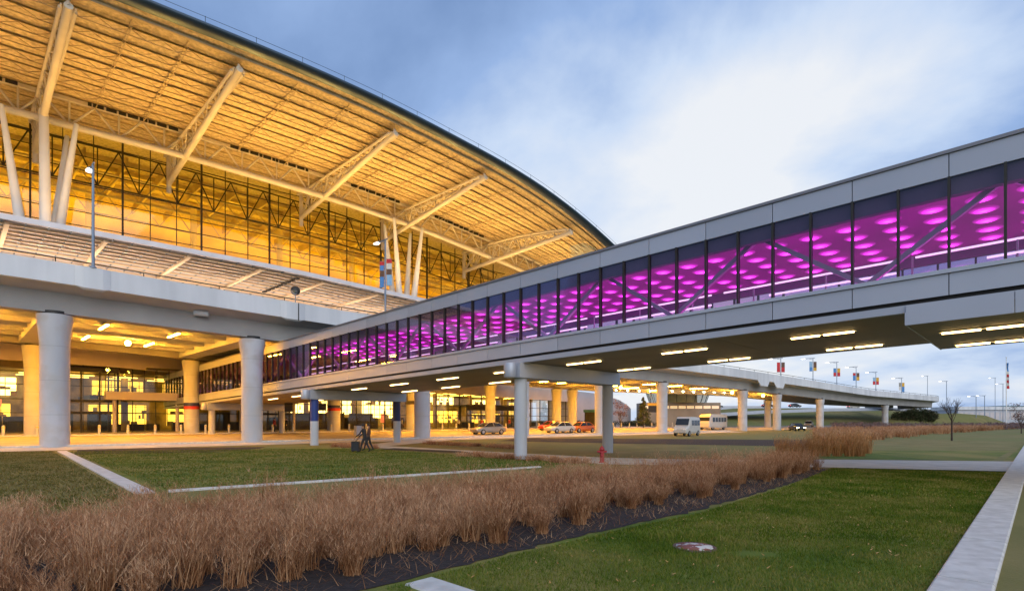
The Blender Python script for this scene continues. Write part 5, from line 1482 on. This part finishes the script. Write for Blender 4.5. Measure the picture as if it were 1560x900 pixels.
# ------------------------------------------------------------------ people
def person(loc, rz, label, top, legs, pose='stand', hair='hair'):
    """one skin; joints in metres, facing +X"""
    if pose == 'walk': a1, a2, arm = .30, -.28, .18
    elif pose == 'push': a1, a2, arm = .26, -.30, .42
    elif pose == 'sit': a1 = a2 = 0; arm = .25
    else: a1, a2, arm = .04, -.03, .03
    ln = .10 if pose == 'push' else .02
    P, R, E = [], [], []
    def add(p, r, par=None):
        P.append(p); R.append(r)
        if par is not None: E.append((par, len(P) - 1))
        return len(P) - 1
    hz = .94
    pel = add((0, 0, hz), .145)
    wst = add((ln * .3, 0, hz + .16), .128, pel); ch = add((ln * .8, 0, hz + .36), .155, wst); nk = add((ln * 1.1, 0, hz + .53), .062, ch)
    hd = add((ln * 1.3 + .015, 0, hz + .60), .075, nk); h2 = add((ln * 1.3 + .02, 0, hz + .70), .10, hd); add((ln * 1.3, 0, hz + .78), .075, h2)
    for s, a in ((1, a1), (-1, a2)):
        hip = add((0, s * .095, hz - .06), .098, pel)
        if pose == 'sit':
            kn = add((.42, s * .11, hz - .05), .072, hip); an = add((.45, s * .11, hz - .46), .048, kn); add((.60, s * .12, hz - .50), .04, an)
        else:
            kn = add((a * .5 + .05, s * .10, hz - .46), .068, hip); an = add((a, s * .10, .09), .045, kn); add((a + .15, s * .11, .045), .040, an)
        sh = add((ln * .9, s * .19, hz + .46), .062, ch)
        el = add((ln + (arm * .45 if s > 0 or pose == 'push' else -arm * .4) - .03, s * .235, hz + .18), .046, sh)
        wr = add((ln + (arm if s > 0 or pose == 'push' else -arm * .3) + .05, s * .225, hz - .04), .032, el)
        hn = add((P[wr][0] + .04, s * .215, P[wr][2] - .09), .036, wr); add((P[hn][0] + .03, s * .205, P[hn][2] - .07), .022, hn)
    me = bpy.data.meshes.new('person'); me.from_pydata(P, E, [])
    o = bpy.data.objects.new('person', me); COL.objects.link(o)
    md_ = o.modifiers.new('skin', 'SKIN'); md_.use_smooth_shade = True
    for i, r in enumerate(R): me.skin_vertices[0].data[i].radius = (r, r * (1.0 if i not in (1, 2) else 1.0))
    me.skin_vertices[0].data[0].use_root = True
    sb = o.modifiers.new('sub', 'SUBSURF'); sb.levels = 1; sb.render_levels = 1
    dg = bpy.context.evaluated_depsgraph_get(); dg.update()
    nm = bpy.data.meshes.new_from_object(o.evaluated_get(dg)); nm.name = 'person'
    o.modifiers.clear(); o.data = nm; bpy.data.meshes.remove(me)
    nm.materials.clear()
    for m_ in (top, legs, M['skin'], M['black']): nm.materials.append(m_)
    for f in nm.polygons:
        c = f.center
        f.material_index = 2 if (c.z > hz + .52 or (c.z < hz - .03 and c.z > hz - .28 and abs(c.y) > .175)) else 0 if c.z > hz - .02 or abs(c.y) > .185 else 3 if c.z < .11 else 1
    o.location = loc; o.rotation_euler = (0, 0, rz)
    tag(o, label, 'person')
    if hair:
        mb = MB(); mb.lathe((ln * 1.3 - .01, 0, hz + .715), [(.098, -.05), (.108, 0), (.10, .06), (.06, .115), (.001, .125)], 12, False); mb.build('hair', M[hair], o)
    return o
pp = cp(556, 678); pp.z = ground(pp.x, pp.y) + .03
person(pp, math.pi - .15, 'person in dark clothes walking with a suitcase at the kerb', M['cloth_dark'], M['cloth_dark'], 'push')
pb = pp + V((-.62, .1, 0))
t = thing('suitcase', 'dark wheeled suitcase pushed by the person at the kerb', 'suitcase', pb)
mb = MB(); mb.box((0, 0, .36), .46, .30, .58); mb.build('case', M['cloth_dark'], t)
mb = MB(); mb.tube((-.0, -.1, .65), (.28, -.1, .92), .012, n=6); mb.tube((0, .1, .65), (.28, .1, .92), .012, n=6); mb.tube((.28, -.1, .92), (.28, .1, .92), .014, n=6); mb.build('handle', M['dark_steel'], t)
for x in (-.17, .17):
    for y in (-.11, .11):
        mb = MB(); mb.tube((x, y - .015, .035), (x, y + .015, .035), .035, n=10); mb.build('wheel', M['tyre'], t)
pq = cp(562, 676.5); pq.z = ground(pq.x, pq.y) + .03
person(pq, math.pi + .2, 'person in brown clothes walking behind the one with the suitcase', surf('brown_cloth', (.12, .06, .04), (.08, .04, .03), 8, .9), M['cloth_dark'], 'walk')
for (px, Y, rz, lab, a, b, ps) in ((418, 66, 1.0, 'person in a dark red top near the second column', 'cloth_red', 'cloth_dark', 'stand'), (436, 70, 4.2, 'person in dark clothes before the pale wall behind the blue pier', 'cloth_dark', 'cloth_dark', 'stand'),
                                  (612, 84, .6, 'person in a pale shirt before the bright shopfront', 'cloth_light', 'cloth_blue', 'stand'), (630, 84, 2.4, 'person in dark blue clothes left of the round pale column', 'cloth_blue', 'cloth_dark', 'walk'),
                                  (699, 92, 4.5, 'person in a pale top before the glass entrance', 'cloth_light', 'cloth_dark', 'walk'), (776, 98, 2.0, 'person in a red top right of the silver sedan', 'cloth_red', 'cloth_blue', 'stand'), (734, 90, 1.2, 'person in a dark red top behind the silver sedan', 'cloth_red', 'cloth_dark', 'stand')):
    person(AP(px, Y, .57), rz, lab, M[a], M[b], ps)
# ------------------------------------------------------------------ far buildings
M['lit_office'] = emit('lit_office', (1, .55, .10), .55)
p = AP(1032, 146)
t = thing('control_office', 'glazed office with a dark teal roof seen under the elevated road', 'building', p)
mb = MB(); mb.box((0, 0, 3.3), 20, 8, 6.6); mb.build('wall', M['soffit'], t)
mb = MB(); mb.lathe((0, 0, 9.6), [(8.6, -.1), (8.9, .1), (8.3, .55), (3, .9), (.01, .95)], 32, False); mb.build('roof', M['teal'], t)
mb = MB(); mb.lathe((0, 0, 6.6), [(7.2, 0), (8.2, 3.0)], 32, False); wn = mb.build('window', M['glass_low'], t)
mb = MB()
for k in range(20):
    a = k * 2 * math.pi / 20; mb.tube((7.23 * math.cos(a), 7.23 * math.sin(a), 6.6), (8.23 * math.cos(a), 8.23 * math.sin(a), 9.55), .07, n=5)
mb.build('mullion_frame', M['dark_steel'], wn)
mb = MB(); mb.lathe((0, 0, 6.62), [(5, 0), (5, 2.6)], 24, False); mb.build('core', M['warm_wall'], t)
for k in range(9):
    mb = MB(); mb.box((-8.6 + k * 2.15, -4.03, 5.4), 1.8, .08, .7); mb.build('lit_window', M['lit_office'], t)
p = AP(1540, 330)
t = thing('garage_building', 'long low pale building at the far right beyond the field', 'building', p)
mb = MB(); mb.box((6, 0, 4.0), 92, 20, 8.0); mb.build('wall', M['panel'], t)
mb = MB(); mb.box((6, -.3, 9.1), 93, 21, 1.9); mb.build('roof_band', M['parapet'], t)
mb = MB(); mb.box((20, -.3, 10.3), 66, 18, .5); mb.build('roof', M['teal'], t)
for k in range(30):
    mb = MB(); mb.box((-38 + k * 3.0, -10.04, 4.6), 2.2, .06, 4.2); mb.build('window', M['grey_wall'], t)
for px, Y, w_, h_, lab in ((1115, 330, 40, 10.5, 'pale parking structure far behind the embankment'), (1245, 420, 90, 9, 'low pale building far behind the ramp')):
    p = AP(px, Y); t = thing('far_building', lab, 'building', p)
    mb = MB(); mb.box((0, 0, h_ / 2), w_, 14, h_); mb.build('wall', M['panel'], t)
    for k in range(int(w_ / 5)):
        mb = MB(); mb.box((-w_ / 2 + 2.5 + k * 5, -7.05, h_ * .68), 3.6, .1, h_ * .22); mb.build('window', M['pole'], t)
